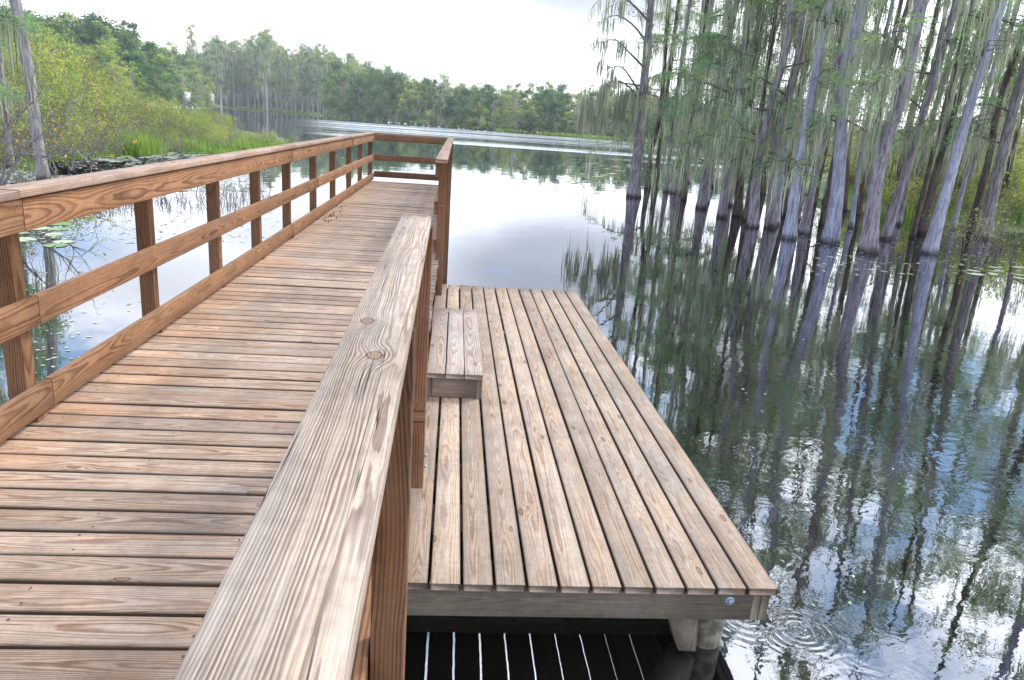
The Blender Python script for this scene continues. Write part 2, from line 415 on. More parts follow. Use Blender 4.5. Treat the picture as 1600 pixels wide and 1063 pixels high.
M['cyp_leaf'] = leafmat('cypress_foliage', [(.11, .22, .14), (.19, .36, .21), (.30, .48, .25), (.46, .52, .25)], .5, .25)
M['moss'] = leafmat('spanish_moss', [(.20, .195, .17), (.38, .40, .35), (.52, .545, .48), (.62, .64, .57)], .45, .15)
M['far_leaf'] = leafmat('broadleaf_foliage', [(.10, .16, .09), (.19, .30, .11), (.33, .45, .14), (.55, .54, .20)], .5, .85)
M['oak_leaf'] = leafmat('oak_foliage', [(.08, .15, .09), (.13, .22, .12), (.19, .30, .13), (.28, .37, .15)], .4, .5)
M['far_cyp'] = leafmat('far_cypress_foliage', [(.15, .21, .12), (.23, .33, .14), (.34, .42, .17), (.50, .46, .20)], .5, .6)
M['marsh_leaf'] = leafmat('marsh_shrub_foliage', [(.30, .19, .13), (.22, .30, .10), (.40, .50, .14), (.60, .58, .16)], .5, .35)
M['grass'] = leafmat('marsh_grass_blades', [(.10, .16, .05), (.17, .31, .06), (.30, .44, .09), (.42, .42, .18)], .4, .1)
M['yellow'] = leafmat('yellow_leaves', [(.35, .30, .05), (.65, .48, .05), (.75, .55, .06), (.55, .25, .08)], .4, .2)
M['pad'] = leafmat('lily_pad_skin', [(.20, .32, .13), (.34, .42, .24), (.50, .55, .40), (.62, .64, .52)], .1, .5)
M['weed'] = leafmat('floating_weed_skin', [(.22, .26, .14), (.42, .45, .33), (.60, .62, .54), (.72, .72, .68)], .1, .1)
M['litter'] = simple('dead_leaf', (.10, .055, .03), .8, 0, 30, (.05, .03, .02))


def water_mat():
    m, g, bs = newmat('lake_water'); nt = m.node_tree
    p = g.pos(); x, y, z = g.sep(p)
    # ripple field (metres)
    dist = g.v('LENGTH', g.xyz(x, y, 0))
    near = g.ramp(dist, 4, 18, 1.25, .12)
    patch = g.ramp(g.noise(g.v('ADD', p, (5, 1, 0)), .35, 3), .38, .62, .25, 1)
    w1 = g.noise(g.v('MULTIPLY', p, (1, 1.25, 1)), 3.2, 3, .5, dist=.4)
    w2 = g.noise(g.v('ADD', p, (40, 0, 0)), 9.0, 3, .55, dist=.8)
    w3 = g.noise(g.v('ADD', p, (0, 60, 0)), .8, 2, .5)
    rip = g.m('ADD', g.m('MULTIPLY', w1, .0030), g.m('MULTIPLY', w2, .0005))
    side = g.ramp(x, .8, 2.6, .16, 1)
    h = g.m('MULTIPLY', rip, g.m('MULTIPLY', g.m('MULTIPLY', near, patch), side))
    h = g.m('ADD', h, g.m('MULTIPLY', w3, g.ramp(dist, 8, 40, .0015, .004)))
    for cx, cyy, amp, k in ((1.86, 3.12, .0007, 150), (1.62, 3.22, .0005, 120)):
        q = g.v('DISTANCE', g.xyz(x, y, 0), (cx, cyy, 0))
        q = g.m('ADD', q, g.m('MULTIPLY', g.noise(p, 4, 1), .02))
        ring = g.m('MULTIPLY', g.m('SINE', g.m('MULTIPLY', q, k)), g.m('MULTIPLY', g.ramp(q, .02, .30, amp, 0), g.ramp(g.noise(p, 5, 2), .35, .6)))
        h = g.m('ADD', h, ring)
    b = g.n.new('ShaderNodeBump'); b.inputs['Strength'].default_value = 1; b.inputs['Distance'].default_value = 1
    g.put(b.inputs['Height'], h)
    # breeze-ruffled band far out
    band_n = g.noise(g.v('MULTIPLY', p, (.010, .05, 1)), 1, 4, .6)
    band = g.m('MULTIPLY', g.ramp(g.m('ADD', g.m('ADD', y, g.m('MULTIPLY', x, .35)), g.m('MULTIPLY', g.m('SUBTRACT', band_n, .5), 60)), 64, 80), g.ramp(g.m('ADD', y, g.m('MULTIPLY', g.m('SUBTRACT', band_n, .5), 160)), 165, 200, 1, 0))
    band = g.m('MULTIPLY', band, g.ramp(g.m('DIVIDE', x, g.m('MAXIMUM', y, 1)), -.25, -.13))
    streak = g.ramp(g.noise(g.v('MULTIPLY', p, (.006, .12, 1)), 1, 4, .7), .40, .58)
    rf = g.m('MULTIPLY', band, streak)
    rough = g.m('ADD', .008, g.m('MULTIPLY', rf, .25))
    gl = g.n.new('ShaderNodeBsdfGlossy'); g.put(gl.inputs['Roughness'], rough); g.put(gl.inputs['Normal'], b.outputs[0])
    gl.inputs['Color'].default_value = (.93, .95, 1, 1)
    df = g.n.new('ShaderNodeBsdfDiffuse')
    g.put(df.inputs['Color'], g.mix(g.ramp(g.noise(p, .5, 3), .4, .65), (.004, .004, .004), (.010, .011, .007)))
    fr = g.n.new('ShaderNodeFresnel'); fr.inputs['IOR'].default_value = 1.33; g.put(fr.inputs['Normal'], b.outputs[0])
    fac = g.ramp(g.m('POWER', fr.outputs[0], .50), .0, 1.0, .07, 1.0, smooth=False)
    mx = g.n.new('ShaderNodeMixShader'); g.put(mx.inputs[0], fac)
    g.l.new(df.outputs[0], mx.inputs[1]); g.l.new(gl.outputs[0], mx.inputs[2])
    g.l.new(mx.outputs[0], g.n['Material Output'].inputs['Surface'])
    return m
M['water'] = water_mat()


def ground_mat():
    m, g, bs = newmat('marsh_ground'); p = g.pos()
    n = g.noise(p, .35, 5, .6); n2 = g.noise(p, 3, 5, .65)
    c = g.mix(g.ramp(n, .35, .65), (.09, .15, .04), (.16, .17, .07))
    c = g.mix(g.ramp(n2, .5, .7), c, (.06, .05, .035))
    g.put(bs.inputs['Base Color'], c); bs.inputs['Roughness'].default_value = .95
    return m
M['ground'] = ground_mat()

# ------------------------------------------------------------------ ground and water
def in_poly(P, poly):
    x, y = P[:, 0], P[:, 1]; ins = np.zeros(len(P), bool); n = len(poly)
    for i in range(n):
        x1, y1 = poly[i]; x2, y2 = poly[(i+1) % n]
        c = ((y1 > y) != (y2 > y)) & (x < (x2-x1)*(y-y1)/((y2-y1) or 1e-9)+x1)
        ins ^= c
    return ins
def poly_dist(P, poly):
    d = np.full(len(P), 1e9)
    for i in range(len(poly)):
        a = np.array(poly[i]); b = np.array(poly[(i+1) % len(poly)]); ab = b-a
        t = np.clip(((P-a)@ab)/(ab@ab), 0, 1); d = np.minimum(d, np.linalg.norm(P-(a+t[:, None]*ab), axis=1))
    return d
LAKE = [(-19, -60), (-15, 10), (-16, 26), (-13.5, 34), (-12.2, 41), (-10.5, 50), (-12, 60), (-24, 80), (-52, 110), (-90, 190), (-105, 300), (-95, 400),
        (-66, 352), (-38, 285), (-23, 250), (1, 206), (20, 188), (39, 175), (42, 150), (36, 120), (31, 103), (24, 66), (18.5, 40), (15.5, 29), (16.5, 25), (23, 21), (40, 10), (45, -60)]

def ground():
    def axis(a0, a1, s0, s1, n0, n1, n2):
        return np.unique(np.concatenate([np.linspace(s0, a0, n0), np.linspace(a0, a1, n1), np.linspace(a1, s1, n2)]))
    xs = np.unique(np.concatenate([axis(-60, 60, -2500, 2500, 20, 110, 20), np.arange(-180, -60, 4.)])); ys = np.unique(np.concatenate([axis(-60, 130, -800, 4000, 12, 150, 40), np.arange(130, 440, 4.)]))
    X, Y = np.meshgrid(xs, ys); P = np.column_stack([X.ravel(), Y.ravel()])
    ins = in_poly(P, LAKE); d = poly_dist(P, LAKE)
    h = np.where(ins, WATER-.25-np.minimum(d*.3, 1.6), WATER+.03+np.minimum(d*.02, 1.6))
    r = np.random.default_rng(3); h += r.normal(0, .015, len(h))
    mb = MB(); nx, ny = len(xs), len(ys)
    i = np.arange(ny-1)[:, None]*nx+np.arange(nx-1)[None]
    mb.addq(np.column_stack([P, h]), np.stack([i, i+1, i+nx+1, i+nx], -1).reshape(-1, 4))
    tag(mb.obj('ground', M['ground'], smooth=True), kind='structure')
ground()
mb = MB()
xs = np.linspace(-160, 90, 6); ys = np.linspace(-80, 470, 12); X, Y = np.meshgrid(xs, ys)
i = np.arange(11)[:, None]*6+np.arange(5)[None]
mb.addq(np.column_stack([X.ravel(), Y.ravel(), np.full(X.size, WATER)]), np.stack([i, i+1, i+7, i+6], -1).reshape(-1, 4))
tag(mb.obj('lake_water', M['water']), kind='structure')

# ------------------------------------------------------------------ boardwalk
RX = -1.952                       # inner face of the left rails
XR = -.148                        # right edge of the decking
def boardwalk():
    W = thing('boardwalk', (-1.05, 3, WATER), 'long brown timber boardwalk with railings running out over the lake', 'boardwalk')
    W.matrix_world = Matrix.Translation(W.location)
    off = np.array([1.05, -3, -WATER])
    def part(mb, name, mat, label=None, parent=W, smooth=False):
        for i in range(len(mb.v)): mb.v[i] = mb.v[i]+off
        o = mb.obj(name, mat, parent, smooth)
        if label: o['label'] = label
        return o
    r = np.random.default_rng(5)
    # decking
    mb = MB(); sc = MB(); y = -1.2; pitch = .1547
    y = 2.064 - pitch*22
    while y < 18.05:
        wd = .1425+r.normal(0, .0015)
        yc = y+pitch/2+r.normal(0, .0012); z = DECK-.019+r.normal(0, .0012)
        sk = r.normal(0, .0022)
        board(mb, (-2.035+r.normal(0, .004), yc-sk, z), (XR+r.normal(0, .005), yc+sk, z+r.normal(0, .0012)), wd, .038, seg=4, ease=.007, jit=.0022, r=r)
        if 1.2 < y < 12:
            for xx in (-1.90, -1.30, -.72, -.20):
                for dy in (-.04, .045):
                    c = np.array([xx+r.normal(0, .012), yc+dy+r.normal(0, .006), DECK+.0015])
                    a = np.arange(6)*math.pi/3; V = c+np.column_stack([np.cos(a), np.sin(a), a*0])*.0046
                    sc.add(V, [list(range(6))])
        y += pitch
    part(mb, 'decking', M['deck'])
    for yy in (.55, 2.02, 3.49, 5.06, 6.50, 7.86, 9.30, 11.02):
        for zc in (1.411, .950, .519):
            for dy, dz in ((.022, .042), (.066, -.040)):
                c = np.array([RX+.0012, yy+dy+r.normal(0, .004), zc+dz+r.normal(0, .004)]); a = np.arange(8)*math.pi/4
                sc.add(c+np.column_stack([a*0, np.cos(a), np.sin(a)])*.005, [list(range(8))])
    o = part(sc, 'screw_head', M['screw'], 'dark screw heads in the decking and rails'); o['kind'] = 'stuff'
    # frame under the deck
    for x in (-1.93, -1.3, -.75, -.19):
        mb = MB(); board(mb, (x, -1.2, DECK-.04-.07), (x, 18.15, DECK-.04-.07), .14, .038, up=(1, 0, 0), r=r); part(mb, 'joist', M['beam'])
    mb = MB(); board(mb, (-1.97, 18.17, DECK-.11), (-.16, 18.17, DECK-.11), .14, .038, up=(0, 1, 0), r=r); part(mb, 'fascia_board', M['post'])
    PZ = 1.487
    # left side: posts
    ly = [.55, 2.02, 3.49, 5.06, 6.50, 7.86, 9.30, 11.02, 12.76, 14.68, 16.36, 18.26]
    for yy in ly:
        mb = MB(); board(mb, (-2.036, yy+.045, -1.2), (-2.036, yy+.045, PZ), .089, .089, up=(1, 0, 0), seg=4, ease=.004, r=r)
        part(mb, 'post', M['post'])
        mb = MB(); board(mb, (-1.972, yy+.045, DECK+.006), (-1.972, yy+.045, DECK+.032), .085, .034, up=(1, 0, 0), seg=1, ease=.002, r=r)
        part(mb, 'spacer_block', M['post'])
    # rails: pieces butt at posts
    def rails(splits, zc, h, name, xin, mat):
        for a, b in zip(splits[:-1], splits[1:]):
            mb = MB(); board(mb, (xin, a+.0025, zc), (xin, b-.0025, zc+r.normal(0, .0015)), h, .038, up=(1, 0, 0), ease=.004, r=r); part(mb, name, mat)
    rails([-1.2, 3.56, 9.34, 14.79, 18.42], 1.406, .146, 'top_rail', RX-.019, M['rail'])
    rails([-1.2, 3.60, 11.06, 18.42], .950, .141, 'middle_rail', RX-.019, M['rail'])
    rails([-1.2, 3.64, 9.34, 18.42], .519, .142, 'bottom_rail', RX-.019, M['rail'])
    for a, b in ((-1.2, 3.50), (3.503, 9.34), (9.343, 14.4), (14.403, 18.47)):
        mb = MB(); board(mb, (-2.0, a, 1.509), (-2.0, b, 1.509+r.normal(0, .001)), .143, .038, ease=.006, r=r); part(mb, 'handrail_cap', M['railcap'])
    # far end
    for zc, h, nm in ((1.411, .146, 'top_rail'), (.950, .141, 'middle_rail'), (.560, .142, 'bottom_rail')):
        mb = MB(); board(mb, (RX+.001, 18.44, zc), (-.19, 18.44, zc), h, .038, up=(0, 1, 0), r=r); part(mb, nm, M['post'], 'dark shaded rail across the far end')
    mb = MB(); board(mb, (-1.925, 18.50, 1.507), (-.222, 18.50, 1.507), .12, .036, ease=.005, r=r); part(mb, 'handrail_cap', M['railcap'])
    # right side beyond the opening
    for yy in (8.40, 9.95, 11.55, 13.2, 14.85, 16.5, 18.3):
        mb = MB(); board(mb, (-.138, yy+.045, -1.2), (-.138, yy+.045, PZ), .089, .089, up=(1, 0, 0), seg=4, r=r)
        for i in range(len(mb.v)): mb.v[i] = mb.v[i]+np.array([.0 if yy > 8.5 else -.002, 0, 0])
        part(mb, 'post', M['post'])
    for zc, h, nm in ((1.411, .146, 'top_rail'), (.990, .141, 'middle_rail'), (.560, .142, 'bottom_rail')):
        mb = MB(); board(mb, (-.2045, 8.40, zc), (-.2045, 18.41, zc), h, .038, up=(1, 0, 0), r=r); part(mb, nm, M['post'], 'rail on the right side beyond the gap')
    mb = MB(); board(mb, (-.160, 8.35, 1.509), (-.148, 18.56, 1.509), .132, .038, ease=.005, r=r); part(mb, 'handrail_cap', M['railcap'], 'weathered cap beyond the gap in the railing')
    # near right railing, whose broad weathered cap fills the foreground
    mb = MB(); board(mb, (-.1235, -.9, 1.509), (-.1685, 3.45, 1.509), .134, .040, seg=24, ease=.007, jit=.001, r=r)
    for i in range(len(mb.bc)):
        b = mb.bc[i]; b[:, 0] = mb.v[i][:, 1]; b[:, 1] = -b[:, 1]
    mb.tint = [np.full(len(mb.v[0]), .237)]
    part(mb, 'handrail_cap', M['cap'], 'broad silvery foreground cap with knots and long splits')
    for k, (yy, zb, xx) in enumerate(((.10, -1.2, -.105), (1.66, -1.2, -.1225), (3.34, .20, -.1365))):
        mb = MB(); board(mb, (xx, yy+.045, zb), (xx, yy+.045, PZ), .089, .089, up=(1, 0, 0), seg=4, r=r)
        part(mb, 'post', M['post'])
    for zc, h, nm in ((1.411, .146, 'top_rail'), (.950, .141, 'middle_rail'), (.519, .142, 'bottom_rail')):
        mb = MB(); board(mb, (-.176, -.9, zc), (-.2015, 3.43, zc), h, .038, up=(1, 0, 0), r=r); part(mb, nm, M['rail'])
    for zz in (.30, .36):
        mb = MB(); cyl(mb, (-.090, 3.385, zz), (1, 0, 0), .009, .012, 8); part(mb, 'bolt', M['zinc'])
    return W


def cyl(mb, c, ax, rad, h, n=12, tint=.5, taper=1., bulge=0):
    ax = np.array(ax, float); ax /= np.linalg.norm(ax); ref = np.array([0, 0, 1.]) if abs(ax[2]) < .9 else np.array([1., 0, 0])
    a = np.cross(ax, ref); a /= np.linalg.norm(a); b = np.cross(ax, a); t = np.arange(n)*2*math.pi/n
    c = np.array(c, float); ring = np.cos(t)[:, None]*a+np.sin(t)[:, None]*b
    V = np.concatenate([c+ring*rad, c+ax*h*.7+ring*rad*taper, c+ax*h+ring*rad*taper*.8])
    Fs = [list(range(n))[::-1], list(range(2*n, 3*n))]+[(i, (i+1) % n, n+(i+1) % n, n+i) for i in range(n)]+[(n+i, n+(i+1) % n, 2*n+(i+1) % n, 2*n+i) for i in range(n)]
    mb.add(V, Fs, None, tint)
boardwalk()


def platform():
    W = thing('fishing_platform', (.7, 6, WATER), 'low pale timber platform of lengthwise boards beside the boardwalk', 'platform')
    off = np.array([-.7, -6, -WATER]); r = np.random.default_rng(21)
    def part(mb, name, mat, label=None, smooth=False):
        for i in range(len(mb.v)): mb.v[i] = mb.v[i]+off
        o = mb.obj(name, mat, W, smooth)
        if label: o['label'] = label
        return o
    mb = MB(); sc = MB()
    for i in range(12):
        x0 = -.0357+.145*(i-1); gap = .012 if i < 5 else .0105
        lx = x0+gap/2; rx = x0+.145-gap/2
        if i == 11: rx = 1.558
        if i == 0: lx = -.170
        xc = (lx+rx)/2; z = -.018+r.normal(0, .0007)
        board(mb, (xc, 2.845+r.normal(0, .003), z), (xc+r.normal(0, .001), 9.008+r.normal(0, .006), z), rx-lx, .036, seg=10, ease=.006, jit=.0012, r=r)
        for yy in (3.0, 3.55, 4.10, 4.66, 5.25, 5.85, 6.45, 7.05, 7.65, 8.25, 8.9):
            for dx in (-.045, .045):
                c = np.array([xc+dx+r.normal(0, .004), yy+r.normal(0, .006), .0012])
                a = np.arange(6)*math.pi/3; sc.add(c+np.column_stack([np.cos(a), np.sin(a), a*0])*.0032, [list(range(6))])
    part(mb, 'decking', M['platform'])
    o = part(sc, 'screw_head', M['screw']); o['kind'] = 'stuff'
    mb = MB(); board(mb, (-.18, 2.884, -.110), (1.455, 2.884, -.110), .141, .038, up=(0, 1, 0), ease=.003, r=r); part(mb, 'end_beam', M['beam'], 'grey green end beam facing the camera')
    mb = MB(); board(mb, (-.18, 8.96, -.110), (1.455, 8.96, -.110), .141, .038, up=(0, 1, 0), ease=.003, r=r); part(mb, 'end_beam', M['beam'])
    for x in (1.4755, 1.5155):
        mb = MB(); board(mb, (x, 2.868, -.110), (x, 8.98, -.110), .141, .037, up=(1, 0, 0), ease=.003, r=r); part(mb, 'side_beam', M['beam'])
    for yy in (3.60, 4.10, 4.66, 5.25, 5.85, 6.45, 7.05, 7.65, 8.25, 8.7):
        mb = MB(); board(mb, (-.18, yy, -.108), (1.455, yy, -.108), .138, .05, up=(0, 1, 0), r=r); part(mb, 'joist', M['beam'])
    for (bx, by) in ((1140, 939),):
        p = on_y(bx, by, 2.864); mb = MB(); cyl(mb, (p[0], 2.866, p[2]), (0, -1, 0), .022, .006, 20); part(mb, 'washer', M['zinc'])
        mb = MB(); cyl(mb, (p[0], 2.86, p[2]), (0, -1, 0), .011, .010, 12, bulge=1); part(mb, 'bolt', M['zinc'])
    mb = MB(); cyl(mb, (1.536, 2.96, -.10), (1, 0, 0), .02, .006, 16); part(mb, 'washer', M['zinc'])
    for (x, y) in ((1.335, 3.05), (1.335, 5.9), (1.335, 8.75), (0, 8.75)):
        mb = MB(); zz = np.linspace(-1.6, -.185, 9)
        tube(mb, np.column_stack([np.full(9, x), np.full(9, y), zz]), np.full(9, .078)*(1+.03*np.sin(zz*9)), 18, rough=.012, r=r)
        part(mb, 'piling', M['pile'], smooth=True)
    # offcut block bolted beside the near piling
    a = [on_y(1040, 968, 2.93), on_y(1060, 1017, 2.93), on_y(1087, 1018, 2.93), on_y(1091, 968, 2.93)]
    V = np.array([[p[0], y, min(p[2], -.18) if k in (1, 2) else -.183] for y in (2.93, 3.05) for k, p in enumerate(a)])
    mb = MB(); B = np.column_stack([V[:, 2]+9, V[:, 0]-1.2, V[:, 1]-3])
    mb.add(V, [(0, 1, 2, 3), (7, 6, 5, 4), (0, 4, 5, 1), (1, 5, 6, 2), (2, 6, 7, 3), (3, 7, 4, 0)], B, .33)
    part(mb, 'brace_block', M['beam'])
platform()


def step_box():
    W = thing('dock_step', (.06, 6, 0), 'small box step of three boards on the low platform against the boardwalk', 'step')
    off = np.array([-.06, -6, 0]); r = np.random.default_rng(8)
    def part(mb, name, mat):
        for i in range(len(mb.v)): mb.v[i] = mb.v[i]+off
        return mb.obj(name, mat, W)
    for i in range(3):
        x0 = -.143+i*.1375
        mb = MB(); board(mb, (x0+.0665, 5.11, .174), (x0+.0665, 7.055+r.normal(0, .004), .174), .131, .034, seg=6, ease=.004, r=r); part(mb, 'tread_board', M['step'])
    for x in (-.118, .244):
        mb = MB(); board(mb, (x, 5.128, .079), (x, 7.04, .079), .155, .036, up=(1, 0, 0), ease=.003, r=r); part(mb, 'side_board', M['stepside'])
    for y in (5.15, 7.02):
        mb = MB(); board(mb, (-.099, y, .079), (.225, y, .079), .154, .036, up=(0, 1, 0), ease=.002, r=r); part(mb, 'end_board', M['stepside'])
M['step'] = wood('step_wood', (.44, .35, .29), (.22, .145, .115), (.42, .38, .355), .8, 130, .86, cracks=.3, contrast=.8)
M['stepside'] = wood('step_side_wood', (.27, .20, .155), (.16, .10, .075), (.25, .215, .19), .6, 130, .9, cracks=.2, contrast=.7)
step_box()

# fallen leaves by the bottom rail
mb = MB(); r = np.random.default_rng(2)
C = np.column_stack([RX+.05+np.abs(r.normal(0, .08, 34)), r.choice([10.9, 11.6, 12.7], 34)+r.normal(0, .22, 34), np.full(34, DECK+.012)])
leaves(mb, C, .045, r.random(34), r, .5)
tag(mb.obj('leaf_litter', M['litter']), 'dark dead leaves drifted along the left bottom rail of the boardwalk', 'leaf litter', kind='stuff')

# ------------------------------------------------------------------ near cypress grove

def bez(P, n):
    P = np.asarray(P, float); t = np.linspace(0, len(P)-1, n); i = np.minimum(t.astype(int), len(P)-2); f = (t-i)[:, None]
    # Catmull-Rom
    Pm = np.vstack([2*P[0]-P[1], P, 2*P[-1]-P[-2]])
    a, b, c, d = Pm[i], Pm[i+1], Pm[i+2], Pm[i+3]
    return .5*((2*b)+(-a+c)*f+(2*a-5*b+4*c-d)*f**2+(-a+3*b-3*c+d)*f**3)


def sprays(mb, tips, dirs, r, n=26, spread=.34, size=.11, base=.55):
    n = int(n*1.25)
    """flat drooping cypress sprays round twig tips"""
    for p, d in zip(tips, dirs):
        k = int(n*(.6+.8*r.random()))
        s = np.abs(r.normal(0, spread, k)); side = np.cross(d, (0, 0, 1)); side /= np.linalg.norm(side)+1e-6
        C = p+d*(r.random((k, 1))-.5)*spread*2.4+side*r.normal(0, spread*.5, (k, 1))
        C[:, 2] += r.normal(0, spread*.20, k)-np.abs(C-p).sum(1)*.12
        leaves(mb, C, size, np.clip(base+r.normal(0, .16, k)+r.normal(0, .14), 0, 1), r, .22, axis=np.tile(side, (k, 1))*r.choice([-1, 1], (k, 1))+d*.5, droop=.35)


def cypress(pts, w0, w1, bark_m, label, seed, H=13., branches=16, green=.5, mossy=1., explicit=None, zlo=2.0, name='cypress_tree', group='cypress trees standing in the lake', crown_r=1.0):
    r = np.random.default_rng(seed)
    base = on_z(*pts[0]); y0 = base[1]; D = depth(base)
    W = thing(name, base, label, 'tree', group)
    P = [base]+[on_y(a, b, y0+(.02*(pts[0][1]-b)*.0)) for a, b in pts[1:]]
    P = np.array(P); P[1:, 1] += r.normal(0, .12, len(P)-1)
    d = P[-1]-P[-2]; d /= np.linalg.norm(d)
    while P[-1][2] < WATER+H:
        d = d*.85+np.array([0, 0, .15]); d /= np.linalg.norm(d); P = np.vstack([P, P[-1]+d*1.6+np.append(r.normal(0, .05, 2), 0)])
    P = np.vstack([P[0]-np.array([0, 0, .6]), P])
    n = 34; C = bez(P, n); z = C[:, 2]-WATER
    ztop = z[-1]; zf = max(P[len(pts)][2]-WATER, 3)
    ra = .5*w0*D/F; rb = .5*w1*D/F
    R = np.interp(z, [0, zf, ztop], [ra, rb, .03]); fl = np.exp(-np.clip(z, 0, 9)/.6)
    R = .9*R*(1+.55*fl)
    C -= base; mb = MB()
    tube(mb, C, R, 16, flute=.025+.17*fl, r=r, rough=.02); mb.obj('trunk', bark_m, W, smooth=True)
    bm = MB(); lf = MB(); ms = MB()
    def at(zq):
        i = np.searchsorted(z, zq); i = min(max(i, 1), n-1); f = (zq-z[i-1])/(z[i]-z[i-1]+1e-9); return C[i-1]*(1-f)+C[i]*f, R[i]
    def limb(B, rad, leaf=True, mo=1.):
        B = bez(B, 9); tube(bm, B, np.linspace(rad, .006, 9), 5, r=r)
        tips, dirs = [], []
        for k in range(2, 9):
            for q in range(2):
                dd = (B[k]-B[k-1]); dd /= np.linalg.norm(dd); sd = np.cross(dd, (0, 0, 1)); sd = sd/(np.linalg.norm(sd)+1e-6)*r.choice([-1, 1])
                L = .25+.5*r.random(); e = B[k]+(dd*.6+sd*.8)*L+np.array([0, 0, r.normal(-.02, .12)])
                tube(bm, [B[k], (B[k]+e)/2+r.normal(0, .03, 3), e], [.010, .007, .003], 3, r=r)
                if leaf and r.random() < green*1.15: tips.append(e); dirs.append((e-B[k])/np.linalg.norm(e-B[k]))
                if r.random() < .62*mo*mossy:
                    m = r.integers(3, 10); t = r.random((m, 1)); Pm = B[k]*(1-t)+e*t+r.normal(0, .04, (m, 3))
                    L0 = (.35+1.3*r.random()**1.6)
                    moss(ms, Pm, L0*(.3+.9*r.random(m)), .015+.035*r.random()**2, r, np.clip(.5+r.normal(0, .2, m)+r.normal(0, .15), 0, 1))
        if tips: sprays(lf, tips, dirs, r, 42, .30, .12, .5+.35*(r.random()-.5))
    zs = zlo+(ztop-zlo-.3)*(np.arange(branches)+r.random(branches)*.9)/branches
    zs = [q for q in zs if r.random() < (.85 if q < 7.2 else .42)]
    for zq in zs:
        p, rr = at(zq); az = r.random()*6.28; L = (.7+1.5*r.random())*crown_r*(1.15-.65*(zq/ztop)**2)
        dv = np.array([math.cos(az), math.sin(az), 0])
        up = .25*r.random()
        limb([p, p+dv*L*.35+np.array([0, 0, up*L]), p+dv*L*.7+np.array([0, 0, up*L*1.1])+r.normal(0, .1, 3), p+dv*L+np.array([0, 0, up*L*.6-.15*L])+r.normal(0, .12, 3)], max(.012, min(.04, rr*.35)))
    # moss clinging down the trunk
    k = int(24*mossy*ztop/8)
    zz = r.uniform(2.2, ztop*.95, k)
    for zq in zz:
        p, rr = at(zq); a = r.random()*6.28; m = r.integers(3, 8)
        Pm = p+np.array([math.cos(a), math.sin(a), 0])*(rr+.03)+r.normal(0, .05, (m, 3))
        moss(ms, Pm, .2+.8*r.random(m), .015+.03*r.random()**2, r)
    if explicit:
        for bp in explicit.get('limbs', []):
            B = [on_y(a, b, y0+dy)-base for a, b, dy in bp]; limb(B, .045, leaf=False, mo=.5)
        for (a, b, b2, wpx, dens) in explicit.get('moss', []):
            top = on_y(a, b, y0-.5)-base; Lm = (b2-b)*D/F; m = int(dens)
            moss(ms, top+r.normal(0, 1, (m, 3))*np.array([wpx*D/F*.35, .12, Lm*.10]), Lm*(.35+.65*r.random(m)), .035, r, np.clip(.30+r.normal(0, .15, m), 0, 1))
    if bm.n: bm.obj('branches', M['twig'], W)
    if lf.n: lf.obj('foliage', M['cyp_leaf'], W)
    if ms.n: ms.obj('spanish_moss', M['moss'], W)
    return W

B_, P_, D_ = M['bark'], M['bark_pale'], M['bark_dark']
T1x = dict(limbs=[[(1002, 150, 0), (985, 122, -.3), (970, 104, -.5), (948, 108, -.7)], [(999, 156, 0), (978, 132, -.2), (955, 128, -.3), (935, 150, -.3)],
                  [(1008, 108, 0), (985, 84, 0), (960, 62, .2), (932, 72, .3)], [(1011, 68, 0), (990, 40, .3), (962, 24, .3), (938, 36, .4)],
                  [(1014, 34, 0), (985, 4, -.3), (955, -14, -.3), (930, 6, -.4)], [(993, 196, 0), (985, 192, -.2), (975, 186, -.2), (970, 184, -.2)]],
           moss=[(942, 132, 206, 7, 34), (917, 150, 224, 12, 36), (926, 160, 226, 10, 26), (965, 148, 226, 7, 30), (975, 138, 205, 9, 34), (948, 165, 218, 12, 26), (907, 182, 222, 6, 14), (985, 190, 232, 12, 36),
                 (935, 60, 90, 14, 18), (950, 30, 62, 14, 20), (940, 96, 130, 14, 20), (960, 110, 150, 14, 24), (992, 150, 215, 10, 40), (975, 60, 100, 14, 22), (968, 0, 40, 12, 20)])
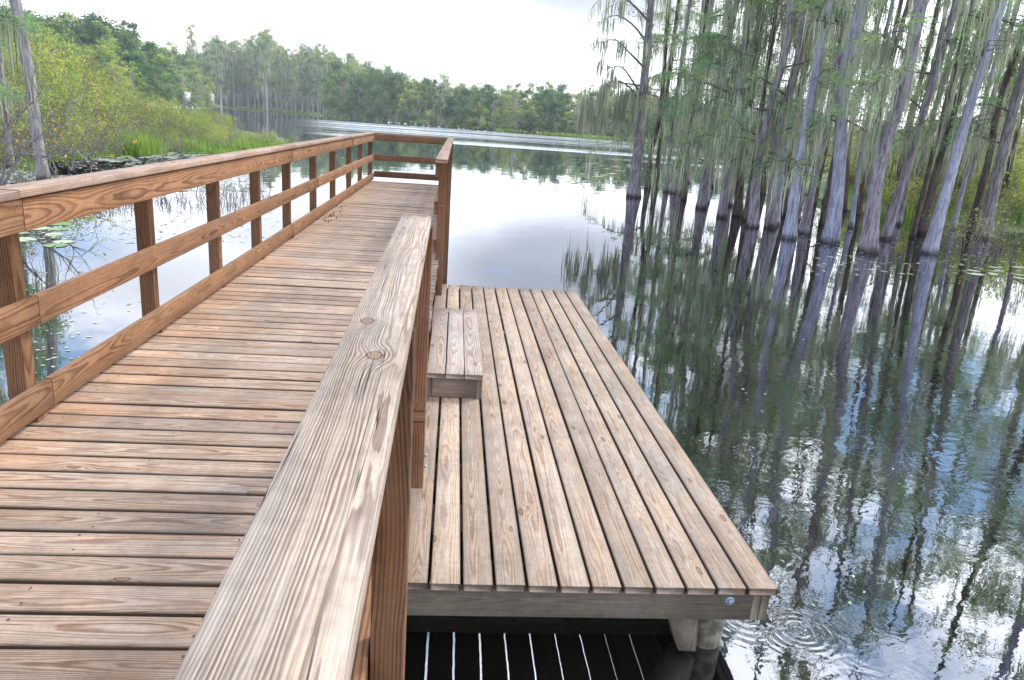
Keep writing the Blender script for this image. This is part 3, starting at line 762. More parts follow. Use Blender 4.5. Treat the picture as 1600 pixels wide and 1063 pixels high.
NEAR = [
 ([(991, 308), (994, 250), (1003, 170), (1019, 0)], 17, 11, B_, 'mossy cypress standing leftmost of the grove with long bare limbs over open water', 14, 12, .15, 1.2, T1x),
 ([(1012, 296), (1016, 240), (1030, 170), (1046, 0)], 8, 6, D_, 'thin dark cypress just right of the leftmost grove tree', 12, 14, .2, 1.6, None),
 ([(1023, 295), (1032, 228), (1046, 130), (1062, 0)], 8, 6, D_, 'second thin dark cypress close behind the leftmost grove tree', 12, 14, .3, 1.8, None),
 ([(1056, 302), (1076, 205), (1094, 100), (1112, 0)], 14, 11, B_, 'grey cypress with a bright green tuft and curtains of moss on its left', 13, 22, .9, 1.7, None),
 ([(1096, 326), (1108, 240), (1128, 120), (1150, 0)], 13, 10, B_, 'moss draped cypress rising behind the green tufts', 13, 22, .8, 1.9, None),
 ([(1128, 340), (1141, 212), (1160, 110), (1178, 0)], 12, 9, B_, 'cypress wholly curtained in grey moss left of the reddish twin trunks', 13, 22, .6, 2.0, None),
 ([(1152, 338), (1162, 250), (1178, 120), (1192, 0)], 13, 9, D_, 'dark moss hung cypress directly left of the reddish twin trunks', 12, 20, .7, 2.0, None),
 ([(1176, 355), (1190, 226), (1222, 80), (1236, 0)], 15, 10, B_, 'left one of the two reddish trunks that flare together', 13, 16, .5, 1.3, None),
 ([(1203, 356), (1222, 215), (1245, 102), (1270, 0)], 15, 11, B_, 'right one of the two reddish trunks that flare together', 13, 14, .4, 1.2, None),
 ([(1222, 338), (1241, 212), (1262, 100), (1276, 0)], 11, 8, D_, 'dark brown trunk between the twin trunks and the slender lavender cypress', 12, 14, .3, 1.5, None),
 ([(1233, 373), (1255, 222), (1276, 110), (1303, 0)], 16, 12, P_, 'slender lavender grey cypress left of the broad blue grey trunk', 14, 12, .3, 1.0, None),
 ([(1256, 366), (1280, 237), (1303, 118), (1322, 0)], 12, 9, B_, 'narrow cypress squeezed between the lavender and the broad blue grey trunk', 13, 12, .3, 1.2, None),
 ([(1299, 380), (1307, 262), (1322, 130), (1346, 0)], 20, 19, P_, 'broad blue grey cypress with a flared foot in the middle of the grove', 14, 12, .3, 1.0, None),
 ([(1318, 330), (1332, 215), (1352, 110), (1380, 0)], 8, 8, D_, 'thin dark leaning trunk just right of the broad blue grey cypress', 12, 12, .4, 1.3, None),
 ([(1340, 336), (1362, 220), (1390, 110), (1418, 0)], 8, 7, D_, 'thin dark trunk left of the moss coated thick cypress', 12, 12, .4, 1.2, None),
 ([(1357, 394), (1379, 254), (1402, 140), (1436, 0)], 22, 19, B_, 'thick moss coated cypress with the widest flared foot', 14, 18, .5, 1.9, None),
 ([(1383, 374), (1416, 254), (1442, 178), (1500, 0)], 13, 12, B_, 'reddish leaning cypress right of the widest flared foot', 13, 16, .6, 1.2, None),
 ([(1440, 366), (1463, 270), (1497, 165), (1544, 0)], 12, 10, D_, 'dark mossy trunk leaning behind the pale blue leaning trunk', 12, 18, .7, 1.9, None),
 ([(1451, 396), (1472, 312), (1523, 148), (1568, 0)], 18, 14, P_, 'pale blue leaning cypress, barest trunk on the right of the grove', 13, 9, .3, .6, None),
 ([(1514, 368), (1540, 254), (1572, 148), (1606, 20)], 11, 10, D_, 'dark slim trunk second from the right of the grove', 12, 14, .6, 1.4, None),
 ([(1536, 373), (1560, 254), (1600, 127), (1640, 0)], 18, 14, B_, 'brown leaning cypress nearest the right edge of the grove', 12, 16, .6, 1.2, None),
]
for k, (pts, w0, w1, bm_, lab, H, nb, gr, mo, ex) in enumerate(NEAR):
    x0 = pts[0][0]; rt = x0 > 1290
    cypress(pts, w0, w1, bm_, lab, 100+k, H=H+1.8, branches=int((nb+5)*(.85 if rt else 1.1)), green=gr*.72, mossy=mo*(.8 if rt else .95), explicit=ex, zlo=1.5 if not rt else 2.6, crown_r=.8 if rt else .9)
# trees standing deeper in the grove
BACK = [(1240, 296, 1290), (1345, 312, 1405), (1450, 318, 1520), (1530, 326, 1610), (1072, 286, 1100), (1110, 292, 1140), (1142, 300, 1190), (1190, 304, 1236), (1212, 310, 1262), (1270, 320, 1330), (1290, 316, 1356), (1392, 330, 1470), (1422, 334, 1506), (1478, 338, 1560), (1498, 344, 1590), (1560, 344, 1640), (1590, 352, 1690)]
for k, (a, b, c) in enumerate(BACK):
    cypress([(a, b), ((a*2+c)/3, b*.66), (c, 0)], 9, 7, D_ if k % 2 else B_, 'mossy cypress shaded behind the front trunks of the grove', 300+k, H=12+k % 3, branches=14 if a < 1260 else 11, green=.4, mossy=1.1, zlo=1.6, crown_r=.9, group='cypresses deeper in the grove')

for k, (a, b, c) in enumerate([(1040, 300, 1078), (1068, 312, 1104), (1104, 318, 1136), (1140, 322, 1172), (1164, 345, 1214), (1213, 352, 1258), (1245, 345, 1296), (1283, 352, 1330), (1330, 356, 1392), (1404, 352, 1480), (1425, 372, 1520), (1489, 358, 1580)]):
    cypress([(a, b), ((a*2+c)/3, b*.66), (c, 0)], 7, 6, [B_, D_, P_][k % 3], 'slender cypress pole among the front trunks', 380+k, H=12+k % 3, branches=5, green=.4, mossy=.8, zlo=4.0, crown_r=.7, group='slender cypresses among the front trunks')
# grove carries on past the right edge: its crowns are mirrored in the lower right of the picture
for k, (a, b, c) in enumerate([(1660, 380, 1780), (1720, 400, 1850), (1700, 420, 1800), (1800, 430, 1960), (1780, 470, 1900), (1900, 500, 2080), (1660, 350, 1760)]):
    cypress([(a, b), ((a*2+c)/3, b*.66), (c, 0)], 15, 12, [B_, P_, D_][k % 3], 'grove cypress past the right edge, mirrored in the water', 340+k, H=13+k % 3, branches=18, green=.4, mossy=.9, zlo=3.5, crown_r=1.1, group='cypresses past the right edge')

# ------------------------------------------------------------------ left cypress and its neighbour
cypress([(68, 282), (62, 220), (44, 110), (20, 0)], 15, 17, M['bark_grey'], 'lone smooth grey cypress leaning left behind the boardwalk rail', 401, H=13, branches=12, green=.4, mossy=.6, zlo=7.5)
cypress([(14, 262), (8, 180), (2, 90), (-8, 0)], 12, 11, M['bark'], 'moss curtained trunk at the left edge of the picture', 402, H=12, branches=16, green=.7, mossy=1.6, zlo=2.2, crown_r=.45)
cypress([(-30, 275), (-38, 160), (-50, 0)], 16, 13, M['bark'], 'mossy cypress just beyond the left edge of the picture', 403, H=13, branches=18, green=.6, mossy=1.5, zlo=2.2, crown_r=.6)

# ------------------------------------------------------------------ distant trees: prototypes, then copies
def crown_blobs(mb, r, cs, rad, n, size, flat=.75):
    for c, R_ in zip(cs, rad):
        k = int(n*(R_/np.mean(rad))**2)
        d = r.normal(size=(k, 3)); d /= np.linalg.norm(d, axis=1)[:, None]
        q = r.random((k, 1))**.35
        C = c+d*q*R_*np.array([1, 1, flat])*(1+.25*r.normal(size=(k, 1)))
        leaves(mb, C, size, np.clip(.42+.2*r.normal()+.12*r.normal(size=k)+.12*d[:, 2], 0, 1), r, .7)


def proto_broad(name, seed, H=12., Wd=4.5, leaf='far_leaf', size=.34, n=120, nb=26, low=.12, thin=0.):
    r = np.random.default_rng(seed); W = thing(name)
    mb = MB(); P = np.array([[0, 0, -.5], [r.normal(0, .2), r.normal(0, .2), H*.4], [r.normal(0, .5), r.normal(0, .5), H*.85]])
    tube(mb, bez(P, 8), np.linspace(.26, .05, 8)*H/12, 7, r=r)
    cs, rad = [], []
    for k in range(nb):
        z = H*(low+(.93-low)*((k+.5)/nb)); f = math.sin(math.pi*min(1, max(.0, (z/H)*.82+.14)))**.8
        a = r.random()*6.28; q = Wd*f*(.35+.65*r.random())
        c = np.array([math.cos(a)*q, math.sin(a)*q, z+r.normal(0, .4)]); cs.append(c); rad.append(Wd*(.15+.20*r.random())*(1-thin*z/H))
        s = np.array([0, 0, z*.7]); tube(mb, bez([s, (s+c)/2+np.array([0, 0, .5]), c], 5), np.linspace(.09, .02, 5), 4, r=r)
    mb.obj('trunk', M['bark_far'], W, smooth=True)
    lf = MB(); crown_blobs(lf, r, cs, rad, n, size)
    lf.obj('crown', M[leaf], W)
    return W


def proto_cypress(name, seed, H=26., size=.42, moss_n=160):
    r = np.random.default_rng(seed); W = thing(name)
    mb = MB(); lean = r.normal(0, .5, 2)
    P = np.array([[0, 0, -.6], [0, 0, .6], [lean[0]*.4, lean[1]*.4, H*.5], [lean[0], lean[1], H*.97]]); C = bez(P, 12)
    tube(mb, C, np.interp(C[:, 2], [-.6, .6, H*.5, H], [.62, .36, .24, .05]), 7, r=r)
    cs, rad = [], []
    for k in range(24):
        z = H*(.30+.67*(k+.5)/24); a = r.random()*6.28; q = (1.0+1.9*r.random())*(1.15-.75*(z/H-.4)/.6)
        c = np.array([math.cos(a)*q+lean[0]*z/H, math.sin(a)*q+lean[1]*z/H, z]); cs.append(c); rad.append(.9+.7*r.random()*(1.2-z/H*.5))
        s = np.array([lean[0]*z/H, lean[1]*z/H, z-.3]); tube(mb, [s, (s+c)/2, c], [.09, .06, .02], 4, r=r)
    mb.obj('trunk', M['bark_far'], W, smooth=True)
    lf = MB(); crown_blobs(lf, r, cs, rad, 75, size, .6); lf.obj('crown', M['far_cyp'], W)
    ms = MB(); pk = r.integers(0, len(cs), moss_n); Pm = np.array(cs)[pk]+r.normal(0, .7, (moss_n, 3)); Pm[:, 2] -= .5+r.random(moss_n)*5
    moss(ms, Pm, 1.2+2.6*r.random(moss_n), .24, r); ms.obj('spanish_moss', M['moss'], W)
    return W


def copy_tree(o):
    c = o.copy(); COL.objects.link(c)
    for ch in o.children:
        d = ch.copy(); COL.objects.link(d); d.parent = c
    return c
class Kind:
    def __init__(s, protos): s.p = protos; s.used = [False]*len(protos); s.k = 0
    def place(s, x, y, z, sc, rot, label, group, cat='tree', sz=None, which=None):
        i = (s.k if which is None else which) % len(s.p); s.k += 1
        o = s.p[i] if not s.used[i] else copy_tree(s.p[i]); s.used[i] = True
        o.location = (float(x), float(y), float(z)); o.scale = (sc, sc, sc*(sz or 1)); o.rotation_euler = (0, 0, rot)
        tag(o, label, cat, group); return o

def px_at(px, y):                       # world x on the ground plane for picture column px at distance y
    p = on_z(px, 231.0, WATER); hx = 0.0
    # horizon row at this column
    hy = 167.23+(px-454.2)*.0709
    d = ray(px, hy); return d[0]/d[1]*y
r = np.random.default_rng(77)
broad = Kind([proto_broad('broadleaf_tree', 500+i, H=12, Wd=[4.0, 2.8, 4.6, 3.4, 3.0, 3.8][i], n=[120, 80, 130, 100, 60, 110][i], nb=[30, 34, 34, 30, 36, 34][i], thin=[.1, .55, .2, .4, .65, .3][i], size=[.34, .3, .36, .32, .28, .34][i]) for i in range(6)]+[proto_broad('oak_tree', 580+i, H=12, Wd=4.8, leaf='oak_leaf', size=.36, n=190, nb=40) for i in range(2)])
swamp = Kind([proto_cypress('swamp_tree', 560+i, H=14., size=.34, moss_n=110) for i in range(3)])
bushes = Kind([proto_broad('shoreline_bush', 520+i, H=4.2, Wd=2.9, size=.24, n=70, nb=14, low=.10) for i in range(3)])
cyps = Kind([proto_cypress('far_cypress_tree', 540+i) for i in range(5)])

# far right-hand shore: woods seen across the lake between x=520 and x=1000 in the picture
TOP = [(520, 100), (545, 104), (575, 105), (600, 107), (622, 118), (650, 132), (690, 128), (720, 130), (750, 134), (780, 135), (810, 132), (845, 138), (880, 150), (905, 146), (925, 138), (960, 140), (1000, 142), (1060, 150), (1120, 160), (1180, 175), (1260, 190), (1340, 200), (1420, 200), (1600, 190)]
SHORE = [(480, 320), (540, 285), (600, 250), (660, 226), (720, 208), (800, 197), (870, 190), (930, 183), (985, 178), (1060, 150), (1120, 130), (1200, 75), (1300, 52), (1420, 46), (1600, 46)]
def tab(T, x): return float(np.interp(x, [a for a, b in T], [b for a, b in T]))
for row in range(3):
    px = 520+row*9
    while px < 1090:
        d = tab(SHORE, px)+4+row*9+r.normal(0, 2)
        hy = 167.23+(px-454.2)*.0709; Ht = (hy-tab(TOP, px))/F*d+2.4
        Ht *= [.60+.32*r.random(), .78+.26*r.random(), .88+.24*r.random()][row]
        x = px_at(px, d)
        K = swamp if r.random() < [.22, .30, .45][row] else broad
        K.place(x, d, WATER-.1, Ht/(14 if K is swamp else 12), r.random()*6.28, 'thin mossy tree in the far wood' if K is swamp else ['low broadleaf tree fronting the far wood', 'bushy tree midway back in the far wood', 'tall tree at the back of the far wood'][row], 'mossy trees along the far shore' if K is swamp else 'broadleaf trees along the far shore', sz=1.0)
        px += [15, 17, 17][row]*(.7+.6*r.random())*200/d
# trailing low growth at the water's edge
px = 520
while px < 1010:
    d = tab(SHORE, px)-.5+r.random()*2; bushes.place(px_at(px, d), d, WATER-.1, .75+.6*r.random(), r.random()*6.28, 'low green bush at the edge of the far shore', 'bushes along the far shore', 'bush'); px += 8.6*(.6+.8*r.random())
# cypress stand on the far left shore
CT = [(330, 78), (350, 76), (365, 84), (385, 80), (415, 66), (430, 80), (455, 90), (480, 88), (505, 86), (520, 92), (540, 106)]
for row in range(3):
    px = 326+row*5
    while px < 532:
        d = float(np.interp(px, [326, 420, 480, 532], [395, 372, 345, 305]))+row*16+r.normal(0, 3)
        hy = 167.23+(px-454.2)*.0709; Ht = ((hy-tab(CT, px))/F*d+2.4)*(.93+.20*r.random())
        cyps.place(px_at(px, d), d, WATER-.2, Ht/26, r.random()*6.28, ['pale straight cypress at the front of the far stand', 'cypress in the middle of the far stand', 'cypress at the back of the far stand'][row], 'cypresses on the far left shore')
        px += [7.5, 8.5, 9][row]*(.6+.8*r.random())
for row in range(3):
    px = 322
    while px < 545:
        d = float(np.interp(px, [326, 420, 480, 532], [395, 372, 345, 305]))+[22, 40, 62][row]
        broad.place(px_at(px, d), d, WATER, [.8, 1.15, 1.5][row]*(.8+.4*r.random()), r.random()*6.28, 'rounded tree shaded behind the far cypress stand', 'trees filling the wood behind the far cypress stand', which=int(r.choice([0, 2, 5])))
        px += [11, 12, 14][row]*(.7+.6*r.random())
# the tall spire over the left wood
for (px, ty, lab) in ((305, 52, 'tall dark cypress rising alone above the left wood'), (345, 66, 'flat topped tall cypress leaning over the stand'), (417, 58, 'tallest pair of dark crowns in the far cypress stand')):
    d = 330; hy = 167.23+(px-454.2)*.0709
    cyps.place(px_at(px, d), d, WATER, ((hy-ty)/F*d+2.4)/26, r.random()*6, lab, None)
# wooded rise on the left
HT = [(-60, 24), (0, 26), (40, 34), (75, 42), (100, 44), (130, 50), (168, 46), (203, 57), (234, 72), (262, 78), (290, 86), (320, 88), (350, 92)]
for row in range(4):
    px = -60+row*9
    while px < 335:
        d = [95, 125, 160, 205][row]+px*.12+max(0, px-225)*2.0+r.normal(0, 4)
        hy = 167.23+(px-454.2)*.0709; Ht = ((hy-tab(HT, px))/F*d+2.4)*([.55, .74, .9, 1.0][row]+.14*r.random())
        broad.place(px_at(px, d), d, WATER+.3, Ht/12, r.random()*6.28, ['green tree low on the wooded left bank', 'tree in the second rank of the left bank', 'tree in the third rank of the left bank', 'tree on the skyline of the left bank'][row], 'trees on the wooded left bank', sz=.95, which=int(r.choice([0, 2, 5, 6, 7, 3])))
        px += [30, 25, 22, 19][row]*(.7+.6*r.random())
def shed(px, py, d, w, h, label):
    p = on_y(px, py, d); z = p[2]; W = thing('garden_shed', (p[0], d, z-h/2), label, 'shed', None)
    def box(x0, x1, y0, y1, z0, z1):
        mb = MB(); V = [(x, y, zz) for zz in (z0, z1) for x, y in ((x0, y0), (x1, y0), (x1, y1), (x0, y1))]
        mb.add(V, [(3, 2, 1, 0), (4, 5, 6, 7), (0, 1, 5, 4), (1, 2, 6, 5), (2, 3, 7, 6), (3, 0, 4, 7)]); return mb
    box(-w/2, w/2, 0, 2, -2.5, h*.62).obj('wall', M['white'], W)
    mb = MB(); V = [(x, y, zz) for y in (-.15, 2.15) for x, zz in ((-w/2-.2, h*.6), (w/2+.2, h*.6), (0, h))]
    mb.add(V, [(0, 1, 2), (5, 4, 3), (0, 3, 4, 1), (1, 4, 5, 2), (2, 5, 3, 0)]); mb.obj('roof', M['white'], W)
    bushes.place(p[0]-.9, d-5, WATER, .93, 1., 'rounded bush in front of '+label.split(' half')[0].split(' beside')[0], None, 'bush')
    bushes.place(p[0]+1.5, d-4, WATER, .90, 2., 'small bush to the right of '+label.split(' half')[0].split(' beside')[0], None, 'bush')
M['white'] = simple('white_paint', (.8, .8, .8), .6)
shed(289, 145, 215, 1.5, .5, 'small white shed half hidden by the marsh shrubs under the left bank trees')
shed(329, 148, 240, .8, .5, 'tiny white hut beside the left end of the far cypress stand')
# growth behind the right-hand grove
for row in range(2):
    px = 1085
    while px < 1680:
        d = tab(SHORE, px)*([1.02, 1.5][row]); hy = 167.23+(px-454.2)*.0709
        Ht = ((hy-tab(TOP, px))/F*d+2.4)*(.75+.4*r.random())
        broad.place(px_at(px, d), d, WATER, Ht/12, r.random()*6.28, ['sunlit green tree behind the right grove', 'tree farther back behind the right hand grove'][row], 'trees behind the right hand grove', sz=.9)
        px += 34*(.7+.6*r.random())

# ------------------------------------------------------------------ marsh shrubs
def proto_marsh(name, seed, H=2.4, Wd=1.5, nl=900, size=.10, tint0=.6, nst=26, leaf='marsh_leaf', stem='dead'):
    r = np.random.default_rng(seed); W = thing(name); mb = MB(); lf = MB()
    for k in range(nst):
        a = r.random()*6.28; q = Wd*r.random()**.6; L = H*(.6+.45*r.random())*(1-.25*q/Wd)
        b0 = np.array([math.cos(a)*q*.25, math.sin(a)*q*.25, -.2]); e = np.array([math.cos(a)*q, math.sin(a)*q, L])
        B = bez([b0, (b0+e)/2+r.normal(0, .15, 3)*H/2.4+np.array([0, 0, .1*H]), e], 6); tube(mb, B, np.linspace(.022, .005, 6)*H/2.4, 4, r=r)
        tt = np.clip(tint0+r.normal(0, .24), 0, 1)
        for s in range(5):
            i = r.integers(2, 6); f = B[i]+r.normal(0, .24, 3)*H/2.4; tube(mb, [B[i], f], [.008*H/2.4, .003], 3, r=r)
            m = int(nl/nst/5); z = np.clip(f[2]/H, 0, 1)
            C = f+r.normal(0, .125, (m, 3))*H/2.4
            leaves(lf, C, size, np.clip(tt+.10*r.normal()+r.normal(0, .07, m), 0, 1), r, .5)
    mb.obj('stems', M[stem], W); lf.obj('foliage', M[leaf], W)
    return W
marsh = Kind([proto_marsh('marsh_shrub', 600+i, size=.13, tint0=[.62, .45, .75, .22][i], nl=[1500, 1100, 1500, 700][i]) for i in range(4)])
willow = Kind([proto_marsh('willow_shrub', 620+i, H=5., Wd=2.5, nl=3400, size=.17, tint0=[.58, .72, .36][i], nst=40) for i in range(3)])
bare = Kind([proto_marsh('bare_shrub', 640+i, H=1.9, Wd=1.5, nl=260, size=.10, tint0=.55, nst=24) for i in range(2)])
r = np.random.default_rng(31)
# tops of the marsh growth against the picture
MT = [(-40, 45), (40, 52), (100, 72), (156, 110), (215, 138), (273, 154), (330, 168), (380, 190), (430, 210), (470, 224)]
FRONT = [(-60, 22), (0, 24.5), (100, 29), (200, 33.5), (270, 36.5), (330, 39.5), (400, 45), (460, 52)]
for row in range(7):
    px = -60+row*7
    while px < [300, 455, 445, 430, 400, 370, 350][row]:
        d = tab(FRONT, px)+[.2, 2, 4.5, 7.5, 12, 17, 24][row]+r.normal(0, .6)
        hy = 167.23+(px-454.2)*.0709; Ht = (hy-tab(MT, px))/F*d+2.4; f = [.28, .42, .52, .68, .82, .92, .97][row]
        Ht = max(.7, Ht*f*(.66+.44*r.random())); x = px_at(px, d)
        if Ht > 2.9: willow.place(x, d, WATER, Ht/5, r.random()*6.28, ['yellow green willow thicket on the left marsh', 'tall leafy willow at the back of the left marsh'][row > 4], 'willows on the left marsh', 'shrub', which=int(r.integers(0, 3)))
        elif r.random() < .22+.2*(row < 3): bare.place(x, d, WATER, Ht/1.9, r.random()*6.28, 'grey leafless shrub tangled in the left marsh', 'leafless shrubs on the left marsh', 'shrub')
        else: marsh.place(x, d, WATER, Ht/2.4, r.random()*6.28, ['olive shrub in the front of the left marsh', 'yellow green shrub inside the left marsh'][row > 1], 'shrubs on the left marsh', 'shrub', which=int(r.integers(0, 4)))
        px += (27+16*r.random())*30/d
# right marsh behind the trunks
for row in range(4):
    px = 1330+row*10
    while px < 1690:
        d = [26.5, 29, 33, 39][row]+max(0, (1450-px))*.09+r.normal(0, .5); Ht = [1.5, 2.6, 3.4, 4.2][row]*(.7+.5*r.random())
        K = bare if (row == 0 and r.random() < .25) else (marsh if Ht < 2.9 else willow)
        K.place(px_at(px, d), d, WATER, Ht/(1.9 if K is bare else 2.4 if K is marsh else 5), r.random()*6.28, 'green shrub on the right marsh' if K is not bare else 'leafless shrub fronting the right marsh', 'shrubs on the right marsh' if K is not bare else 'leafless shrubs on the right marsh', 'shrub')
        px += 46*(.7+.6*r.random())
for (px, d, h) in ((1512, 19.8, .9), (1545, 19.0, 1.1), (1598, 19.4, 1.3)):
    bare.place(px_at(px, d), d, WATER, h/1.9, r.random()*6.28, 'grey twiggy shrub beside the rightmost trunks', 'twiggy shrubs beside the rightmost trunks', 'shrub')

# near-left dead brush with yellow leaves, hanging over the water behind the rail
def dead_brush(name, pts, y0, label, seed, yellow=60):
    r = np.random.default_rng(seed); base = on_z(*pts[0][0]); base = np.array([base[0], base[1], WATER]); W = thing(name, base, label, 'shrub'); mb = MB(); lf = MB()
    for line in pts:
        B = np.array([on_y(a, b, base[1]+dy)-base for (a, b), dy in zip(line, np.linspace(0, r.normal(0, .8), len(line)))]); C = bez(B, 10)
        tube(mb, C, np.linspace(.035, .008, 10), 5, r=r)
        for k in range(2, 10):
            for q in range(3):
                d = r.normal(size=3)+(C[k]-C[k-1])/np.linalg.norm(C[k]-C[k-1]); d /= np.linalg.norm(d); L = .3+.6*r.random(); e = C[k]+d*L
                tube(mb, [C[k], C[k]+d*L*.5+r.normal(0, .06, 3), e], [.012, .008, .003], 3, r=r)
                for s in range(2):
                    d2 = d+r.normal(size=3)*.7; e2 = e-d*L*.4*s+d2*.25; tube(mb, [e-d*L*.4*s, e2], [.005, .002], 3, r=r)
                if r.random() < yellow/100: m = r.integers(3, 9); leaves(lf, e+r.normal(0, .07, (m, 3)), .09, np.clip(.5+r.normal(0, .25, m), 0, 1), r, .5)
    mb.obj('branches', M['dead'], W)
    if lf.n: lf.obj('leaves', M['yellow'], W)
dead_brush('dead_brush', [[(2, 300), (20, 262), (45, 225), (85, 200), (105, 165)], [(2, 300), (10, 250), (40, 240), (75, 247), (120, 235)], [(2, 300), (-5, 240), (10, 200), (30, 180), (60, 150)]], 0, 'grey dead branches tangled across the foot of the lone left cypress', 700, 12)
dead_brush('dead_brush', [[(112, 268), (116, 240), (128, 215), (140, 195)], [(112, 268), (135, 245), (165, 232), (190, 228)], [(112, 268), (100, 245), (90, 215), (108, 180)]], 0, 'bare arching branches with yellow leaves right of the lone left cypress', 701, 32)
dead_brush('dead_brush', [[(400, 212), (402, 190), (415, 178), (440, 166)], [(400, 212), (395, 185), (405, 165)], [(432, 215), (430, 190), (428, 170), (445, 160)]], 0, 'leafless snag at the right tip of the left marsh', 702, 2)

# grass and reeds: uncountable
def grass():
    r = np.random.default_rng(9); mb = MB()
    def tuft(cx, cy, n, sp, h):
        P = np.column_stack([cx+r.normal(0, sp, n), cy+r.normal(0, sp, n), np.full(n, WATER-.05)])
        L = h*(.5+.6*r.random(n)); a = r.random(n)*6.28; ln = .55*r.random(n)*L
        w = .012+.014*r.random(n); sd = np.stack([np.cos(a+1.57), np.sin(a+1.57), 0*a], 1)*w[:, None]
        dr = np.stack([np.cos(a), np.sin(a), 0*a], 1)
        mid = P+dr*(ln*.3)[:, None]; mid[:, 2] += L*.6; tip = P+dr*ln[:, None]; tip[:, 2] += L
        V = np.stack([P-sd, P+sd, mid+sd*.8, mid-sd*.8, tip+sd*.15, tip-sd*.15], 1).reshape(-1, 3)
        i = np.arange(n)*6; Q = np.concatenate([np.stack([i, i+1, i+2, i+3], 1), np.stack([i+3, i+2, i+4, i+5], 1)])
        mb.addq(V, Q, np.repeat(np.clip(.5+r.normal(0, .2, n)+r.normal(0, .12), 0, 1), 6))
    for px in np.arange(300, 452, 2.6):
        for k in range(3):
            d = tab(FRONT, px)-1.2+r.random()*4; 
            if r.random() < (.75 if px < 400 else .35): tuft(px_at(px+r.normal(0, 2), d), d, 34, .30, (.22+.85*r.random()**1.6)*(.55+.45*math.sin(px*.11)*math.sin(px*.043+1)))
    for px in np.arange(186, 236, 3):
        d = tab(FRONT, px)-1+r.random()*2; tuft(px_at(px, d), d, 60, .25, .9)
    for px in np.arange(80, 460, 4.5):
        if r.random() < .35:
            d = tab(FRONT, px)+.2+r.random()*3; tuft(px_at(px, d), d, 30, .3, .25+.35*r.random())
    for px in np.arange(-40, 180, 7):
        d = tab(FRONT, px)+r.random()*5; tuft(px_at(px, d), d, 26, .5, .25+.35*r.random())
    for px in np.arange(1340, 1690, 6):
        for k in range(3):
            d = 25.5+max(0, (1450-px))*.09+r.random()*5; tuft(px_at(px, d), d, 10, .4, .6+.4*r.random())
    tag(mb.obj('marsh_grass', M['grass']), 'bright green marsh grass along the edges of the lake', 'grass', kind='stuff')
    # low green verge on the far shores
    mb = MB()
    for px in np.arange(330, 1100, 2.2):
        if 545 < px < 865 and r.random() < .85: continue
        d = tab([(330, 388), (420, 366), (480, 340)]+SHORE[1:], px)-4
        n = 14; x = px_at(px, d); C = np.column_stack([x+r.normal(0, .9, n), d+r.normal(0, 2.2, n), WATER+.2+.5*r.random(n)]); leaves(mb, C, .8, np.clip(.55+r.normal(0, .2, n), 0, 1), r, .6)
    tag(mb.obj('shore_verge', M['grass']), 'thin bright green strip of weeds along the far waterline', 'weeds', kind='stuff')
grass()

# lily pads and floating weed
def pads():
    r = np.random.default_rng(14); protos = []
    for i in range(3):
        mb = MB(); n = 14; a = np.linspace(.18, 6.1, n); R_ = 1+.05*r.normal(size=n)
        ring = np.column_stack([np.cos(a)*R_, np.sin(a)*R_, .03+.03*r.random(n)]); rim = ring+np.array([0, 0, .03]); rim[:, :2] *= 1.02
        V = np.vstack([[0, 0, .02], ring, rim]); Fs = [(0, k+1, k+2) for k in range(n-1)]+[(k+1, k+1+n, k+2+n, k+2) for k in range(n-1)]
        mb.add(V, Fs, None, .3+.2*i); o = mb.obj('lily_pad', M['pad']); protos.append(o)
    used = [False]*3
    def put(x, y, s, label, group):
        i = int(r.integers(0, 3)); o = protos[i] if not used[i] else protos[i].copy()
        if used[i]: COL.objects.link(o)
        used[i] = True; o.location = (x, y, WATER+.003+.004*r.random()); o.scale = (s, s*.95, s*.35); o.rotation_euler = (0, 0, r.random()*6.28)
        tag(o, label, 'lily pad', group)
    for k in range(46):
        p = on_z(r.uniform(880, 1010), r.choice([252, 258, 263, 268, 275, 283])+r.normal(0, 2)); put(p[0], p[1], .14+.12*r.random(), 'small lily pad floating left of the leftmost grove cypress', 'lily pads on the open water by the grove')
    for k in range(60):
        p = on_z(r.uniform(150, 330), 0+250+r.normal(0, 7)); put(p[0], p[1], .12+.12*r.random(), 'pale lily pad at the front edge of the left marsh', 'lily pads along the left marsh')
    for k in range(26):
        p = on_z(r.uniform(-20, 100), 365+r.normal(0, 14)); put(p[0], p[1], .10+.13*r.random(), 'lily pad on the water seen below the left top rail', 'lily pads behind the left railing')
    for k in range(14):
        p = on_z(r.uniform(1520, 1620), 425+r.normal(0, 5)); put(p[0], p[1], .06+.08*r.random(), 'pale lily pad beside the rightmost trunks', 'lily pads by the rightmost trunks')
    mb = MB(); C = []
    def bits(x0, x1, y0, y1, n, s):
        for k in range(n):
            p = on_z(r.uniform(x0, x1), r.uniform(y0, y1)); C.append((p[0], p[1], WATER+.006, s))
    bits(0, 420, 238, 300, 2600, .11); bits(0, 480, 290, 380, 900, .05); bits(60, 335, 242, 274, 5200, .19); bits(0, 160, 272, 300, 1200, .10); bits(860, 1300, 250, 300, 500, .12); bits(1250, 1600, 360, 430, 260, .06); bits(0, 220, 380, 600, 160, .03); bits(1080, 1500, 400, 950, 60, .018); bits(430, 900, 240, 268, 120, .12)
    C = np.array(C); n = len(C); a = r.random((n, 1))*6.28; s = C[:, 3:]*(.4+r.random((n, 1)))
    d = np.hstack([np.cos(a), np.sin(a), 0*a])*s; e = np.hstack([-np.sin(a), np.cos(a), 0*a])*s*.5; c = C[:, :3]
    mb.addq(np.stack([c-d, c+e, c+d, c-e], 1).reshape(-1, 3), np.arange(4*n).reshape(n, 4), np.repeat(r.random(n), 4))
    tag(mb.obj('floating_weed', M['weed']), 'scattered floating leaves and weed on the lake surface', 'floating weed', kind='stuff')
pads()
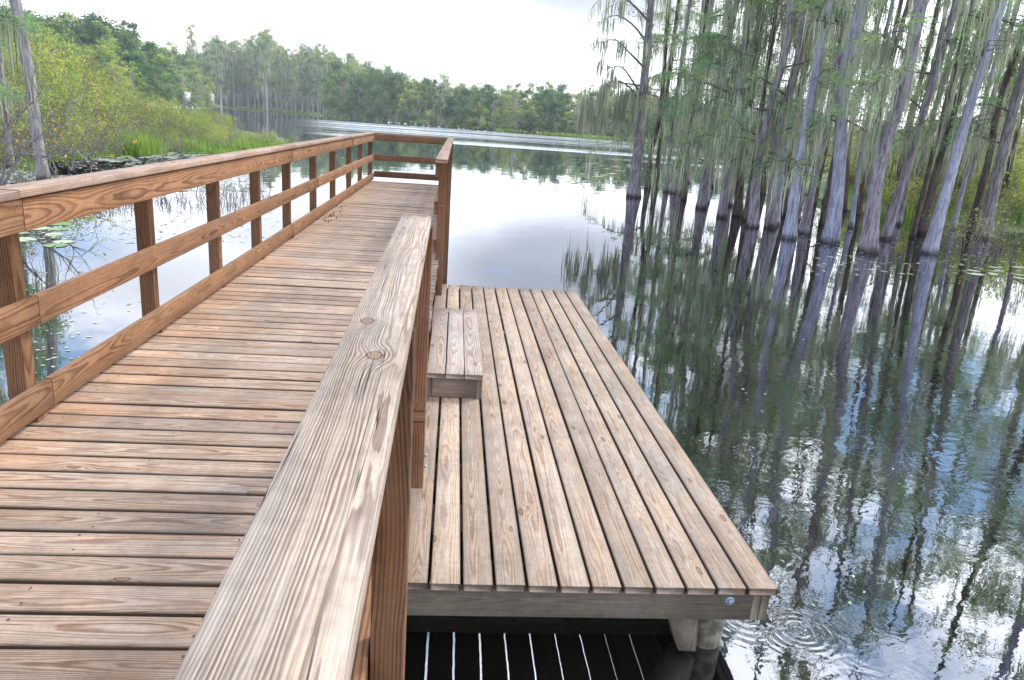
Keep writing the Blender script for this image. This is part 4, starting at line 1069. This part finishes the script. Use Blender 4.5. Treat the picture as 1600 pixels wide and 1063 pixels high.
# sparse water plants poking through in front of the left marsh
def emergent():
    r = np.random.default_rng(19); mb = MB()
    for k in range(520):
        px = r.uniform(20, 420); py = r.uniform(262, 330)-(px*.0); p = on_z(px, py)
        m = 3; P = p+np.column_stack([r.normal(0, .05, m), r.normal(0, .05, m), np.full(m, -.02)])
        for q in P:
            L = .08+.2*r.random(); e = q+np.array([r.normal(0, .05), r.normal(0, .05), L]); tube(mb, [q, (q+e)/2+r.normal(0, .01, 3), e], [.005, .005, .002], 3, r=r, tint=r.random())
    tag(mb.obj('water_weed', M['twig']), 'thin dark stems of water weed standing in the shallows behind the left railing', 'water weed', kind='stuff')
emergent()

# ------------------------------------------------------------------ tell repeats apart by their place in the view
ORD = ['first', 'second', 'third', 'fourth', 'fifth', 'sixth', 'seventh', 'eighth', 'ninth', 'tenth', 'eleventh', 'twelfth', 'thirteenth', 'fourteenth', 'fifteenth', 'sixteenth', 'seventeenth', 'eighteenth', 'nineteenth', 'twentieth']
ORD += ['twenty-'+o for o in ORD[:9]]+['thirtieth']+['thirty-'+o for o in ORD[:9]]+['fortieth']+['forty-'+o for o in ORD[:9]]+['fiftieth']+['fifty-'+o for o in ORD[:9]]+['sixtieth']
by = {}
for o in COL.objects:
    if o.parent is None and o.get('label') and o.get('category') in ('tree', 'shrub', 'bush'): by.setdefault(o['label'], []).append(o)
for lab, os_ in by.items():
    if 1 < len(os_) <= 60:
        os_.sort(key=lambda o: float(((np.array(o.location)-CAM)@RIGHT)/((np.array(o.location)-CAM)@FWD)))
        for o, w in zip(os_, ORD):
            o['label'] = lab+', '+w+' from left'

# ------------------------------------------------------------------ moist air over the lake
def haze():
    x0, x1, y0, y1, z0, z1 = -260, 190, -75, 462, -3.2, 34
    g_ = MB(); V = [(x, y, z) for z in (z0, z1) for x, y in ((x0, y0), (x1, y0), (x1, y1), (x0, y1))]
    g_.add(V, [(3, 2, 1, 0), (4, 5, 6, 7), (0, 1, 5, 4), (1, 2, 6, 5), (2, 3, 7, 6), (3, 0, 4, 7)])
    m = bpy.data.materials.new('haze_air'); m.use_nodes = True; t = m.node_tree; t.nodes.remove(t.nodes['Principled BSDF'])
    v = t.nodes.new('ShaderNodeVolumePrincipled'); v.inputs['Color'].default_value = (.86, .92, 1, 1); v.inputs['Density'].default_value = HAZE
    v.inputs['Anisotropy'].default_value = .2
    t.links.new(v.outputs[0], t.nodes['Material Output'].inputs['Volume'])
    tag(g_.obj('haze', m), kind='stuff')
HAZE = .00045
haze()
